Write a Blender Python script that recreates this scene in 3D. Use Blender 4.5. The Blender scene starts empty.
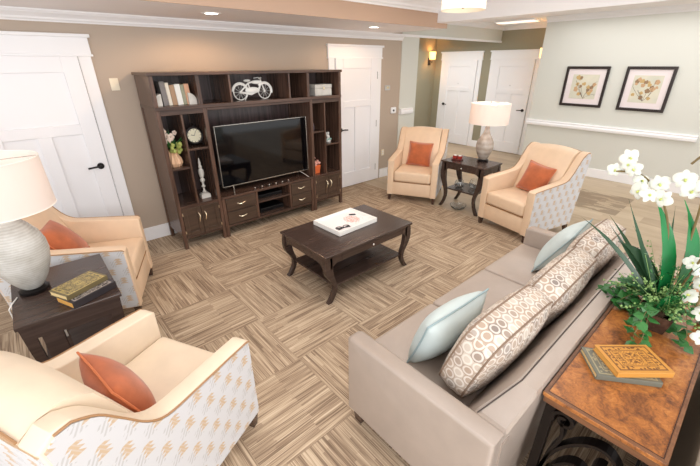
import bpy, bmesh, math, random
from mathutils import Vector, Matrix, Euler, Quaternion
sc = bpy.context.scene
COL = sc.collection
PI = math.pi
R = math.radians
random.seed(7)

# ------------------------------------------------------------------ camera, world, lights, exposure
cd = bpy.data.cameras.new('camera'); camo = bpy.data.objects.new('camera', cd); COL.objects.link(camo)
f_px, yaw, pitch, roll = 361.115, 0.7235, -0.4383, -0.004
F = Vector((math.sin(yaw)*math.cos(pitch), math.cos(yaw)*math.cos(pitch), math.sin(pitch)))
R0 = Vector((math.cos(yaw), -math.sin(yaw), 0)); U0 = R0.cross(F)
RR = math.cos(roll)*R0 + math.sin(roll)*U0; UU = -math.sin(roll)*R0 + math.cos(roll)*U0
camo.matrix_world = Matrix(((RR.x, UU.x, -F.x, -5.3704), (RR.y, UU.y, -F.y, -4.6986), (RR.z, UU.z, -F.z, 1.9864), (0, 0, 0, 1)))
cd.sensor_width = 36; cd.lens = 36*f_px/700; cd.clip_start = 0.02
sc.camera = camo

w = bpy.data.worlds.new('world'); sc.world = w; w.use_nodes = True
w.node_tree.nodes['Background'].inputs[0].default_value = (0.985, 0.99, 1, 1)
w.node_tree.nodes['Background'].inputs[1].default_value = 1.3

def area(name, loc, target, sx, sy, power, color=(1, 1, 1)):
    l = bpy.data.lights.new(name, 'AREA'); l.shape = 'RECTANGLE'; l.size = sx; l.size_y = sy; l.energy = power; l.color = color
    o = bpy.data.objects.new(name, l); COL.objects.link(o); o.location = loc
    o.rotation_euler = (Vector(target)-Vector(loc)).to_track_quat('-Z', 'Y').to_euler(); return o
area('rear_fill', (-5.5, -7.2, 2.4), (-3, -2.0, 0.6), 3.5, 2.0, 130, (0.98, 0.99, 1))  # added fill light behind the camera, no window modelled there
area('side_fill', (-7.9, -4.6, 1.6), (-1.0, -2.0, 2.2), 3.0, 2.0, 22, (0.98, 0.99, 1))  # added out-of-view fill from the left, brightens soffit and crown
area('ceiling_glow', (-3.2, -3.0, 2.70), (-3.2, -3.0, 0), 3.6, 2.4, 48, (1, 0.98, 0.96))
area('corridor_light', (1.3, -3.4, 2.70), (1.3, -3.4, 0), 2.0, 3.6, 42, (1, 0.98, 0.97))
area('hall_light', (2.0, 0.9, 2.40), (2.0, 0.9, 0), 1.6, 1.2, 20, (1, 0.98, 0.95))
sc.view_settings.view_transform = 'Standard'; sc.view_settings.look = 'None'
sc.view_settings.exposure = 0.17; sc.view_settings.gamma = 1; sc.view_settings.use_curve_mapping = False

# ------------------------------------------------------------------ node helpers
class N:
    def __init__(s, nt, sock): s.nt = nt; s.s = sock
    def _m(s, op, *a):
        n = s.nt.nodes.new('ShaderNodeMath'); n.operation = op
        for i, v in enumerate((s,)+a):
            if isinstance(v, N): s.nt.links.new(v.s, n.inputs[i])
            else: n.inputs[i].default_value = v
        return N(s.nt, n.outputs[0])
    def __add__(s, o): return s._m('ADD', o)
    def __sub__(s, o): return s._m('SUBTRACT', o)
    def __mul__(s, o): return s._m('MULTIPLY', o)
    def __truediv__(s, o): return s._m('DIVIDE', o)
    def floor(s): return s._m('FLOOR')
    def frac(s): return s._m('FRACT')
    def abs(s): return s._m('ABSOLUTE')
    def lt(s, o): return s._m('LESS_THAN', o)
    def gt(s, o): return s._m('GREATER_THAN', o)
    def mod(s, o): return s._m('FLOORED_MODULO', o)
    def mx(s, o): return s._m('MAXIMUM', o)
    def mn(s, o): return s._m('MINIMUM', o)
    def sin(s): return s._m('SINE')
    def pow(s, o): return s._m('POWER', o)

class Mat:
    def __init__(s, name, color=(0.8, 0.8, 0.8), rough=0.5, metal=0.0, **kw):
        s.m = bpy.data.materials.new(name); s.m.use_nodes = True; s.nt = s.m.node_tree
        s.b = s.nt.nodes['Principled BSDF']
        s.b.inputs['Base Color'].default_value = (*color, 1); s.b.inputs['Roughness'].default_value = rough; s.b.inputs['Metallic'].default_value = metal
        for k, v in kw.items(): s.b.inputs[k.replace('_', ' ')].default_value = v
        s.m.diffuse_color = (*color, 1)
    def xyz(s, kind='Object'):
        t = s.nt.nodes.new('ShaderNodeTexCoord'); q = s.nt.nodes.new('ShaderNodeSeparateXYZ'); s.nt.links.new(t.outputs[kind], q.inputs[0])
        return [N(s.nt, q.outputs[i]) for i in range(3)]
    def nrm(s):
        t = s.nt.nodes.new('ShaderNodeTexCoord'); q = s.nt.nodes.new('ShaderNodeSeparateXYZ'); s.nt.links.new(t.outputs['Normal'], q.inputs[0])
        return [N(s.nt, q.outputs[i]).abs() for i in range(3)]
    def geo(s):
        t = s.nt.nodes.new('ShaderNodeNewGeometry'); q = s.nt.nodes.new('ShaderNodeSeparateXYZ'); s.nt.links.new(t.outputs['Position'], q.inputs[0])
        return [N(s.nt, q.outputs[i]) for i in range(3)]
    def vec(s, x, y, z=0.0):
        c = s.nt.nodes.new('ShaderNodeCombineXYZ')
        for i, v in enumerate((x, y, z)):
            if isinstance(v, N): s.nt.links.new(v.s, c.inputs[i])
            else: c.inputs[i].default_value = v
        return c.outputs[0]
    def noise(s, v, scale=5, detail=4, rough=0.5, dist=0.0):
        n = s.nt.nodes.new('ShaderNodeTexNoise'); s.nt.links.new(v, n.inputs['Vector'])
        n.inputs['Scale'].default_value = scale; n.inputs['Detail'].default_value = detail; n.inputs['Roughness'].default_value = rough; n.inputs['Distortion'].default_value = dist
        return N(s.nt, n.outputs[0])
    def white(s, v):
        n = s.nt.nodes.new('ShaderNodeTexWhiteNoise'); n.noise_dimensions = '3D'; s.nt.links.new(v, n.inputs['Vector']); return N(s.nt, n.outputs[0])
    def voro(s, v, scale=5):
        n = s.nt.nodes.new('ShaderNodeTexVoronoi'); s.nt.links.new(v, n.inputs['Vector']); n.inputs['Scale'].default_value = scale
        return N(s.nt, n.outputs['Distance'])
    def ramp(s, fac, stops):
        r = s.nt.nodes.new('ShaderNodeValToRGB'); s.nt.links.new(fac.s, r.inputs[0]); e = r.color_ramp.elements
        while len(e) < len(stops): e.new(0.5)
        for i, (p, c) in enumerate(stops): e[i].position = p; e[i].color = (*c, 1)
        return r.outputs[0]
    def mix(s, fac, a, b, mode='MIX'):
        n = s.nt.nodes.new('ShaderNodeMix'); n.data_type = 'RGBA'; n.blend_type = mode
        ins = [i for i in n.inputs if i.type == 'RGBA']; fi = n.inputs[0]
        if isinstance(fac, N): s.nt.links.new(fac.s, fi)
        else: fi.default_value = fac
        for i, v in zip(ins, (a, b)):
            if isinstance(v, tuple): i.default_value = (*v, 1)
            else: s.nt.links.new(v, i)
        return [o for o in n.outputs if o.type == 'RGBA'][0]
    def color(s, sock): s.nt.links.new(sock, s.b.inputs['Base Color']); return s
    def bump(s, h, strength=0.3, dist=0.01):
        n = s.nt.nodes.new('ShaderNodeBump'); n.inputs['Strength'].default_value = strength; n.inputs['Distance'].default_value = dist
        s.nt.links.new(h.s, n.inputs['Height']); s.nt.links.new(n.outputs[0], s.b.inputs['Normal']); return s

def S(r, g, b):   # sRGB 0-255 to linear
    return tuple(((c/255)/12.92 if c/255 <= 0.04045 else ((c/255+0.055)/1.055)**2.4) for c in (r, g, b))

def paint(name, c, rough=0.6):
    m = Mat(name, c, rough); x, y, z = m.geo(); n = m.noise(m.vec(x, y, z), 60, 2)
    m.bump(n, 0.04, 0.002); return m.m
def fabric(name, c, rough=0.7, scale=350, st=0.15, var=0.12, **kw):
    m = Mat(name, c, rough, **kw); x, y, z = m.xyz(); v = m.vec(x, y, z)
    n = m.noise(v, 9, 3); d = tuple(k*(1-var) for k in c)
    m.color(m.ramp(n, [(0.3, d), (0.7, c)])); m.bump(m.noise(v, scale, 2), st, 0.002); return m.m
def wood(name, c1, c2, rough=0.35, axis=0, scale=1.0, **kw):
    m = Mat(name, c1, rough, **kw); p = m.xyz(); k = [26.0*scale]*3; k[axis] = 1.6*scale
    v = m.vec(p[0]*k[0], p[1]*k[1], p[2]*k[2]); n = m.noise(v, 1.0, 5, 0.6, 0.6)
    m.color(m.ramp(n, [(0.3, c1), (0.72, c2)])); m.bump(n, 0.06, 0.002); return m.m
def plain(name, c, rough=0.4, metal=0.0, **kw): return Mat(name, c, rough, metal, **kw).m
def emis(name, c, st, base=None):
    m = Mat(name, base or c, 0.5); m.b.inputs['Emission Color'].default_value = (*c, 1); m.b.inputs['Emission Strength'].default_value = st; return m.m

M = {}
M['brown_wall'] = paint('taupe_wall_paint', S(182, 166, 150))
M['fascia'] = paint('tan_fascia_paint', S(190, 160, 138))
M['pale_wall'] = paint('pale_sage_wall_paint', S(213, 214, 206))
M['olive_wall'] = paint('olive_wall_paint', S(150, 144, 122))
M['white'] = paint('white_trim_paint', S(243, 243, 245), 0.4)
M['door'] = paint('white_door_paint', S(242, 242, 245), 0.4)
M['ceiling'] = paint('ceiling_paint', S(244, 242, 243), 0.8)
M['soffit'] = paint('soffit_paint', S(244, 240, 240), 0.8)
M['dark_wall'] = paint('dark_half_wall_paint', S(128, 117, 102), 0.7)
M['cream'] = fabric('cream_leather', S(238, 220, 196), 0.45, 260, 0.12, 0.07)
M['peach'] = fabric('peach_tan_leather', S(232, 204, 174), 0.45, 260, 0.12, 0.07)
M['rust'] = fabric('rust_velvet', S(196, 104, 58), 0.8, 60, 0.2, 0.35, Sheen_Weight=0.4)
M['rust_pipe'] = plain('rust_piping', S(212, 124, 80), 0.6)
M['taupe'] = fabric('taupe_leather', S(174, 160, 149), 0.30, 220, 0.12, 0.08)
M['taupe_seam'] = plain('taupe_seam', S(70, 60, 54), 0.6)
M['cream_seam'] = plain('tan_seam', S(170, 130, 92), 0.6)
M['blue'] = fabric('pale_blue_linen', S(198, 210, 209), 0.8, 300, 0.2, 0.08)
M['blue_pipe'] = plain('blue_piping', S(150, 170, 174), 0.7)
M['espresso'] = wood('espresso_wood', S(52, 38, 32), S(98, 74, 62), 0.26, 0)
M['espresso_v'] = wood('espresso_wood_upright', S(56, 41, 34), S(112, 84, 70), 0.26, 2)
M['espresso_d'] = wood('espresso_door_wood', S(60, 47, 38), S(86, 67, 55), 0.33, 0)
M['espresso_b'] = wood('espresso_back_panel', S(50, 38, 36), S(100, 82, 80), 0.28, 2)
M['table_dark'] = wood('dark_table_wood', S(54, 41, 36), S(76, 60, 53), 0.26, 0)
M['black'] = plain('black_plastic', S(16, 16, 18), 0.3)
M['screen'] = plain('television_glass', S(6, 6, 8), 0.06)
M['silver'] = plain('silver_metal', S(215, 212, 205), 0.25, 0.9)
M['handle'] = plain('champagne_metal', S(235, 220, 190), 0.25, 0.8)
M['iron'] = plain('black_iron', S(34, 29, 28), 0.35, 0.6)
M['bronze'] = plain('dark_bronze', S(40, 36, 36), 0.35, 0.7)
M['glass'] = plain('clear_glass', (0.95, 0.97, 0.97), 0.03, 0, Transmission_Weight=0.95, IOR=1.45)
M['white_cer'] = plain('white_ceramic', S(235, 233, 228), 0.35)
M['white_wash'] = fabric('whitewashed_wood', S(222, 218, 210), 0.7, 120, 0.3, 0.25)
M['cream_plate'] = plain('cream_plastic', S(238, 228, 205), 0.5)
M['grey_plate'] = plain('grey_plastic', S(190, 192, 192), 0.4)
M['page'] = plain('book_pages', S(222, 196, 140), 0.8)
M['page_or'] = plain('gilt_page_edges', S(214, 160, 80), 0.6)
M['shade'] = Mat('linen_lamp_shade', S(244, 234, 228), 0.8).m
M['shade_in'] = plain('lamp_shade_lining', S(250, 244, 236), 0.7)
M['terracotta'] = plain('peach_terracotta', S(228, 186, 150), 0.6)
M['orange_pot'] = plain('orange_glaze', S(226, 110, 60), 0.35)
M['green'] = fabric('leaf_green', S(58, 120, 58), 0.35, 20, 0.1, 0.45)
M['green_b'] = fabric('strap_leaf_green', S(30, 128, 66), 0.25, 14, 0.1, 0.3)
M['green_l'] = fabric('light_leaf_green', S(140, 176, 104), 0.5, 30, 0.1, 0.3)
M['green_d'] = fabric('dark_blade_green', S(44, 78, 50), 0.35, 14, 0.1, 0.3)
M['lime'] = fabric('lime_blossom', S(190, 200, 110), 0.6, 40, 0.2, 0.3)
M['pinkish'] = plain('pale_pink_blossom', S(226, 206, 192), 0.6)
M['petal'] = plain('orchid_petal', S(222, 224, 212), 0.5, Subsurface_Weight=0.15)
M['flower_c'] = plain('orchid_centre', S(190, 200, 110), 0.5)
M['stem'] = fabric('stem_brown', S(128, 108, 66), 0.6, 50, 0.2, 0.4)
M['moss'] = fabric('brown_moss', S(84, 62, 40), 0.9, 50, 0.6, 0.5)
M['drum'] = emis('lit_drum_fabric', S(255, 236, 200), 0.75)
M['bulb'] = emis('recessed_lamp_lens', (1, 0.93, 0.82), 9.0)
M['sconce'] = emis('lit_sconce_shade', S(255, 205, 130), 2.2)
M['tube'] = emis('ceiling_light_lens', (1, 0.9, 0.78), 0.9)

def carpet():
    m = Mat('striated_carpet_tiles', (0.5, 0.4, 0.3), 0.95); x, y, z = m.geo(); T = 0.61
    u = (x+4.31)/T; v = (y+1.70)/0.61
    par = (u.floor()+v.floor()).mod(2.0)            # 1: streaks along y, 0: along x
    tid = m.vec(u.floor(), v.floor(), 0.0); rnd = m.white(tid)
    a = x*par + y*(par*-1.0+1.0)                     # across the streaks
    b = y*par + x*(par*-1.0+1.0)                     # along
    lane = (a*58.0).floor()
    off = m.white(m.vec(lane, u.floor(), v.floor()))
    seg = (b*(off*2.0+2.2)+off*9.0)
    n1 = m.white(m.vec(lane, seg.floor(), 3.0))
    fine = m.noise(m.vec(a*170.0, b*2.6, rnd*10.0), 1.0, 2, 0.6)
    mid = m.noise(m.vec(a*80.0, b*2.4, rnd*17.0), 1.0, 3, 0.6)
    big = m.noise(m.vec(x, y, 0.0), 1.3, 2)
    f = n1*0.13 + fine*0.66 + mid*0.26 + big*0.06 - 0.065
    c = m.ramp(f, [(0.30, S(106, 86, 70)), (0.43, S(150, 128, 106)), (0.54, S(188, 166, 140)), (0.70, S(216, 198, 172))])
    fu = u.frac(); fv = v.frac()
    line = (fu.mn(fu*-1.0+1.0)).mn(fv.mn(fv*-1.0+1.0)).lt(0.006)
    m.color(m.mix(line*0.25, c, S(120, 100, 82))); m.bump(fine, 0.5, 0.004); return m.m
M['carpet'] = carpet()
def vinyl():
    m = Mat('tan_plank_floor', (0.5, 0.4, 0.3), 0.35); x, y, z = m.geo()
    row = (x/0.30).floor(); o = m.white(m.vec(row, 2.0, 1.0)); cell = ((y+o*3.0)/0.95).floor(); t = m.white(m.vec(row, cell, 0.0))
    n = m.noise(m.vec(x*9.0, y*1.6, t*9.0), 1.0, 5, 0.6, 0.5); f = t*0.35+n*0.75
    c = m.ramp(f, [(0.25, S(158, 136, 110)), (0.55, S(182, 162, 134)), (0.8, S(196, 178, 152))])
    # a darker patch of planks, fixed in the floor
    p = ((y+3.25)*0.9).abs().lt(0.34)*((x-1.15)*1.0).abs().lt(0.5)*n.gt(0.44)
    m.color(m.mix(p*0.7, c, S(112, 90, 66))); return m.m
M['vinyl'] = vinyl()
def motif(name, sx, sz):
    m = Mat(name, (0.8, 0.8, 0.8), 0.75); x, y, z = m.xyz()
    nx, ny, nz = m.nrm(); kx = nx.gt(0.7); x = x*(kx*-1.0+1.0)+y*kx
    def layer(dx, dz):
        v = (z+dz)/sz; row = v.floor(); u = (x+dx)/sx + row.mod(2.0)*0.5
        fu = (u.frac()-0.5).abs(); fv = v.frac()
        saw = (fv*4.4).frac()
        wd = (saw*-1.0+1.0)*0.17+0.05
        zig = fu.lt(wd)*fv.lt(0.62)
        return zig, fu, fv
    a, _, _ = layer(0.0, 0.0); b, _, _ = layer(sx*0.28, sz*0.20)
    st = ((x+z*0.6)*420.0).sin().gt(-0.45)
    st2 = ((x-z*0.7)*330.0).sin().gt(0.1)
    base = S(208, 208, 210)
    g = m.mix(b*st2*0.60, base, S(178, 176, 174)); t = m.mix(a*0.62+a*st*0.22, g, S(198, 168, 130))
    m.color(t); m.bump(m.noise(m.vec(x, y, z), 400, 2), 0.15, 0.002); return m.m
M['motif'] = motif('zigzag_woven_upholstery', 0.13, 0.088)
def honey():
    m = Mat('honeycomb_print', (0.8, 0.8, 0.8), 0.7); x, y, z = m.xyz(); nx, ny, nz = m.nrm(); s = 0.056
    kx = nx.gt(0.72); kz = nz.gt(0.72); x = x*(kx*-1.0+1.0)+y*kx; z = z*(kz*-1.0+1.0)+y*kz; h = s*1.732
    def grid(ox, oz):
        u = (x+ox)/s; v = (z+oz)/h; iu = u.floor(); iv = v.floor(); fx = (u-iu-0.5)*s; fz = (v-iv-0.5)*h
        return (fx*fx+fz*fz).pow(0.5), iu, iv
    d1, a1, b1 = grid(0, 0); d2, a2, b2 = grid(s/2, h/2); k = d1.lt(d2)
    d = d1.mn(d2); iu = a1*k+(a2+77.0)*(k*-1.0+1.0); iv = b1*k+(b2+31.0)*(k*-1.0+1.0)
    r = m.white(m.vec(iu, iv, 5.0))
    up = (z/h*1.0).frac().gt(0.0)
    ring = (d-0.0205).abs().lt(0.0042)
    cell = m.ramp(r, [(0.0, S(150, 134, 122)), (0.35, S(190, 170, 152)), (0.6, S(170, 148, 130)), (0.88, S(208, 196, 182)), (1.0, S(128, 116, 110))])
    c = m.mix(ring*0.68, cell, S(228, 221, 212)); m.color(c); m.bump(m.noise(m.vec(x, y, z), 300, 2), 0.15, 0.002); return m.m
M['honey'] = honey()
M['honey_pipe'] = plain('honeycomb_piping', S(132, 110, 92), 0.7)
def burl():
    m = Mat('burl_veneer', (0.5, 0.3, 0.1), 0.28); x, y, z = m.xyz(); v = m.vec(x, y, z)
    a = m.noise(v, 7, 6, 0.65, 1.2); b = m.noise(v, 34, 4, 0.7, 2.0); f = a*0.62+b*0.38
    m.color(m.ramp(f, [(0.33, S(72, 44, 28)), (0.43, S(128, 78, 42)), (0.53, S(170, 106, 52)), (0.70, S(202, 146, 82))])); return m.m
M['burl'] = burl()
M['burl_edge'] = wood('brown_table_edge', S(96, 62, 42), S(136, 94, 64), 0.3, 1)
M['inlay'] = plain('dark_inlay', S(70, 42, 28), 0.3)
def ornate(name, c, g, w_, d_):
    m = Mat(name, c, 0.45); x, y, z = m.xyz()
    ex = (x.abs()*-1.0+w_/2); ey = (y.abs()*-1.0+d_/2); e = ex.mn(ey)
    b1 = (e-0.012).abs().lt(0.003); b2 = (e-0.034).abs().lt(0.002)
    v = m.voro(m.vec(x, y, z), 75).lt(0.42)*(e-0.023).abs().lt(0.009)
    med = m.noise(m.vec(x.abs(), y.abs(), z), 60, 2, 0.5, 1.0); med = (med-0.5).abs().lt(0.05)*e.gt(0.04)
    m.color(m.mix(b1.mx(b2).mx(v).mx(med)*0.85, c, g)); return m.m
def print_paper():
    m = Mat('printed_floral_paper', (0.9, 0.9, 0.9), 0.7); x, y, z = m.xyz()
    d = ((x-0.09)*(x-0.09)+(y+0.0)*(y+0.0)).pow(0.5); n = m.noise(m.vec(x, y, 0.0), 45, 3)
    f = d.lt(0.085)*n.gt(0.50); c = m.mix(f*0.8, S(238, 230, 228), S(214, 140, 120))
    f2 = d.lt(0.12)*n.lt(0.38); m.color(m.mix(f2*0.6, c, S(120, 140, 110))); return m.m
M['print'] = print_paper()
def artwork(seed):
    m = Mat('botanical_print', (0.9, 0.9, 0.8), 0.6); x, y, z = m.xyz()
    n = m.noise(m.vec(y, z, seed), 5, 3); bg = m.ramp(n, [(0.3, S(222, 216, 196)), (0.7, S(204, 204, 188))])
    m.color(bg); return m.m
M['ruf'] = plain('ceramic_speck', S(200, 190, 175), 0.3)
def ridged(name, c1, c2, k):
    m = Mat(name, c1, 0.25); x, y, z = m.xyz(); n = m.noise(m.vec(x, y, z), 9, 4, 0.6)
    s_ = ((z+n*0.012)*k).sin(); m.color(m.ramp(n*0.6+s_*0.05+0.2, [(0.35, c1), (0.65, c2)])); m.bump(s_, 0.25, 0.003); return m.m
M['vase_l'] = ridged('ridged_grey_ceramic', S(168, 164, 156), S(208, 208, 204), 420)
M['vase_r'] = ridged('mercury_taupe_ceramic', S(150, 136, 124), S(196, 186, 174), 90)

# ------------------------------------------------------------------ mesh helpers
class MB:
    def __init__(s): s.bm = bmesh.new()
    def box(s, x0, x1, y0, y1, z0, z1, bev=0.0, seg=2, rot=None):
        g = bmesh.ops.create_cube(s.bm, size=1); vs = g['verts']
        for v in vs: v.co = Vector(((x0+x1)/2+v.co.x*(x1-x0), (y0+y1)/2+v.co.y*(y1-y0), (z0+z1)/2+v.co.z*(z1-z0)))
        if rot is not None:
            for v in vs: v.co = rot @ v.co
        if bev > 0:
            es = list({e for v in vs for e in v.link_edges})
            bmesh.ops.bevel(s.bm, geom=es, offset=bev, segments=seg, profile=0.5, affect='EDGES')
        return s
    def prism(s, pts, d0, d1, axis='y', bev=0.0, seg=2):
        """polygon pts in the plane normal to axis, extruded from d0 to d1"""
        def P(a, b, d): return {'x': (d, a, b), 'y': (a, d, b), 'z': (a, b, d)}[axis]
        A = [s.bm.verts.new(P(a, b, d0)) for a, b in pts]; B = [s.bm.verts.new(P(a, b, d1)) for a, b in pts]; n = len(pts); fs = []
        fs.append(s.bm.faces.new(A)); fs.append(s.bm.faces.new(B[::-1]))
        for i in range(n): fs.append(s.bm.faces.new((A[i], B[i], B[(i+1) % n], A[(i+1) % n])))
        bmesh.ops.recalc_face_normals(s.bm, faces=fs)
        if bev > 0:
            es = list({e for f in fs[:2] for e in f.edges})
            bmesh.ops.bevel(s.bm, geom=es, offset=bev, segments=seg, profile=0.5, affect='EDGES', clamp_overlap=True)
        return s
    def loft(s, rings, closed=True, caps=True):
        Rg = [[s.bm.verts.new(p) for p in r] for r in rings]; fs = []
        for a, b in zip(Rg, Rg[1:]):
            n = len(a)
            for i in range(n if closed else n-1): fs.append(s.bm.faces.new((a[i], a[(i+1) % n], b[(i+1) % n], b[i])))
        if caps and closed:
            fs.append(s.bm.faces.new(Rg[0][::-1])); fs.append(s.bm.faces.new(Rg[-1]))
        bmesh.ops.recalc_face_normals(s.bm, faces=fs); return s
    def tube(s, pts, r, n=8, closed=False, taper=None):
        pts = [Vector(p) for p in pts]; rings = []; L = len(pts); up = None
        for i, p in enumerate(pts):
            a = pts[(i-1) % L] if (i > 0 or closed) else p; b = pts[(i+1) % L] if (i < L-1 or closed) else p
            t = (b-a).normalized()
            if up is None:
                up = Vector((0, 0, 1)) if abs(t.z) < 0.9 else Vector((1, 0, 0))
            side = t.cross(up).normalized(); up = side.cross(t).normalized(); rr = r*(taper[i] if taper else 1)
            rings.append([p+(side*math.cos(2*PI*k/n)+up*math.sin(2*PI*k/n))*rr for k in range(n)])
        if closed: s.loft(rings+[rings[0]], True, False); bmesh.ops.remove_doubles(s.bm, verts=s.bm.verts, dist=1e-6)
        else: s.loft(rings)
        return s
    def lathe(s, prof, n=28, c=(0, 0, 0), cap=True):
        rings = [[(c[0]+r*math.cos(2*PI*k/n), c[1]+r*math.sin(2*PI*k/n), c[2]+z) for k in range(n)] for r, z in prof]
        return s.loft(rings, True, cap)
    def ball(s, c, r, sc_=(1, 1, 1), seg=12):
        g = bmesh.ops.create_uvsphere(s.bm, u_segments=seg, v_segments=max(6, seg*2//3), radius=1)
        for v in g['verts']: v.co = Vector((c[0]+v.co.x*r*sc_[0], c[1]+v.co.y*r*sc_[1], c[2]+v.co.z*r*sc_[2]))
        return s
    def cyl(s, p0, p1, r, n=12): return s.tube([p0, p1], r, n)
    def ribbon(s, pts, widths, side, t=0.0015, fold=0.25):
        pts = [Vector(p) for p in pts]; sd = Vector(side).normalized(); rings = []
        for i, p in enumerate(pts):
            tn = (pts[min(i+1, len(pts)-1)]-pts[max(i-1, 0)]).normalized(); nn = sd.cross(tn).normalized(); w_ = widths[i]
            rings.append([p-sd*w_+nn*w_*fold, p+nn*t, p+sd*w_+nn*w_*fold, p-nn*t])
        return s.loft(rings)
def obj(name, mb, mat, parent=None, smooth=False, loc=(0, 0, 0), rot=None, angle=35):
    me = bpy.data.meshes.new(name); mb.bm.to_mesh(me); mb.bm.free(); me.materials.append(mat)
    o = bpy.data.objects.new(name, me); COL.objects.link(o); o.location = loc
    if rot: o.rotation_euler = rot
    if parent: o.parent = parent
    if smooth:
        me.shade_smooth()
        if angle < 180:
            try: me.set_sharp_from_angle(angle=R(angle))
            except Exception: pass
    return o
def tag(o, label, cat, group=None):
    o['label'] = label; o['category'] = cat
    if group: o['group'] = group
    return o
def thing(name, label, cat, loc=(0, 0, 0), rz=0.0, group=None, rot=None):
    o = bpy.data.objects.new(name, None); COL.objects.link(o); o.location = loc; o.rotation_euler = rot if rot else (0, 0, rz)
    o.empty_display_size = 0.1
    return tag(o, label, cat, group)
def struct(name, mb, mat, parent=None, smooth=False):
    o = obj(name, mb, mat, parent, smooth)
    if parent is None: o['kind'] = 'structure'
    return o
def kids(o): return [c for c in bpy.data.objects if c.parent == o]
def dup(root, loc, rot, label=None, group=None):
    def rec(o, par):
        c = o.copy(); COL.objects.link(c)
        if par: c.parent = par
        for k in kids(o): rec(k, c)
        return c
    r = rec(root, None); r.location = loc; r.rotation_euler = rot
    if label: r['label'] = label
    if group: r['group'] = group
    return r
def arc(c, r, a0, a1, n, plane='yz', x=0):
    return [(c[0]+r*math.cos(a0+(a1-a0)*i/n), c[1]+r*math.sin(a0+(a1-a0)*i/n)) for i in range(n+1)]

# ------------------------------------------------------------------ setting
H = 2.76
struct('floor', MB().box(-8.0, -0.93, -7.5, 0.0, -0.04, 0.0), M['carpet'])
struct('floor_corridor', MB().box(-0.93, 3.4, -7.5, 1.76, -0.04, -0.001), M['vinyl'])
struct('wall_back', MB().box(-8.0, 0.0, 0.0, 0.14, 0, H), M['brown_wall'])
struct('wall_back_pale', MB().box(0.0, 0.459, -0.012, 0.14, 0, H), M['pale_wall'])
struct('wall_header', MB().box(0.459, 3.4, -0.012, 0.14, 2.42, H), M['pale_wall'])
struct('wall_hall_end', MB().box(0.30, 3.4, 1.76, 1.88, 0, H), M['olive_wall'])
struct('wall_hall_side', MB().box(3.4, 3.52, -1.32, 1.88, 0, H), M['olive_wall'])
struct('wall_right', MB().box(2.56, 3.52, -7.5, -1.32, 0, H), M['pale_wall'])
struct('wall_half', MB().box(-4.25, -2.0, -5.02, -4.90, 0, 0.70, 0.004), M['dark_wall'])
struct('ceiling', MB().box(-8.0, 3.52, -7.5, 1.88, H, H+0.05), M['ceiling'])
struct('ceiling_soffit', MB().box(-8.0, -0.36, -1.14, 0.0, 2.44, H), M['soffit'])
struct('wall_fascia', MB().box(-8.0, -0.355, -1.155, -1.14, 2.44, H), M['fascia'])
struct('ceiling_beam', MB().box(-0.60, -0.35, -7.5, -1.156, 2.50, H), M['white'])
def crown(name, p0, p1, out, zb, zt, d=0.085):
    """crown moulding between two floor-plan points; out = unit vector into the room"""
    o = Vector((out[0], out[1], 0)); h = zt-zb
    prof = [(0, 0), (0.012, 0), (0.016, 0.012), (0.03, 0.02), (0.034, 0.035), (0.055, 0.055), (0.072, 0.068), (0.076, 0.078), (0.085, 0.082), (0.085, 0.096), (0, 0.096)]
    rings = [[Vector((p[0], p[1], zb))+o*(a/0.085*d)+Vector((0, 0, b/0.096*h)) for a, b in prof] for p in (p0, p1)]
    struct(name, MB().loft(rings), M['white'])
crown('trim_crown_back', (-8, 0), (0.0, 0), (0, -1), 2.345, 2.44)
crown('trim_crown_tray', (-8, -1.155), (-0.60, -1.155), (0, -1), 2.615, H, 0.11)
crown('trim_crown_right', (2.56, -7.5), (2.56, -1.32), (-1, 0), 2.67, H)
crown('trim_crown_hall', (3.4, -1.32), (3.4, 0.0), (-1, 0), 2.65, H)
struct('trim_header', MB().box(0.0, 3.4, -0.035, -0.012, 2.405, 2.445, 0.006), M['white'])
crown('trim_crown_header', (0.0, -0.012), (3.4, -0.012), (0, -1), 2.66, H)
def base(name, x0, x1, y0, y1, h=0.165): struct(name, MB().box(x0, x1, y0, y1, 0, h, 0.004), M['white'])
base('baseboard_back_left', -4.64, -1.72, -0.018, 0.0)
base('baseboard_back_mid', -0.485, 0.459, -0.028, -0.001)
base('baseboard_back_far_left', -8.0, -5.9, -0.018, 0.0)
base('baseboard_right', 2.542, 2.56, -7.5, -1.32)
base('baseboard_hall', 3.385, 3.4, -1.32, 1.76)
base('baseboard_hall_end', 0.459, 3.4, 1.745, 1.76)

# handrails
def rail(name, label, pts_fn, parent=None): pass
def handrail(name, label, x0, x1, y0, y1, z0, z1):
    t = thing(name, label, 'handrail', ((x0+x1)/2, (y0+y1)/2, z0)); cx, cy = (x0+x1)/2, (y0+y1)/2
    along_y = (y1-y0) > (x1-x0)
    if along_y: prof = [(-0.045, 0.0), (-0.06, 0.015), (-0.065, 0.05), (-0.05, 0.075), (-0.058, 0.09), (-0.05, 0.105), (0.0, 0.105), (0, 0)]
    if along_y:
        obj('rail', MB().prism(prof, y0-cy, y1-cy, 'y'), M['white'], t, loc=(x1-cx, 0, 0))
    else:
        prof = [(-0.045, 0.0), (-0.06, 0.015), (-0.065, 0.05), (-0.05, 0.075), (-0.058, 0.09), (-0.05, 0.105), (0.0, 0.105), (0, 0)]
        obj('rail', MB().prism(prof, x0-cx, x1-cx, 'x'), M['white'], t, loc=(0, y1-cy, 0))
    return t
handrail('handrail', 'long white moulded handrail along the pale wall below the two pictures', 2.49, 2.56, -4.0, -1.31, 0.84, 0.94)
handrail('handrail', 'short white handrail stub on the pale wall end behind the far armchair', 0.0, 0.34, -0.082, -0.012, 1.12, 1.22)

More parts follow.
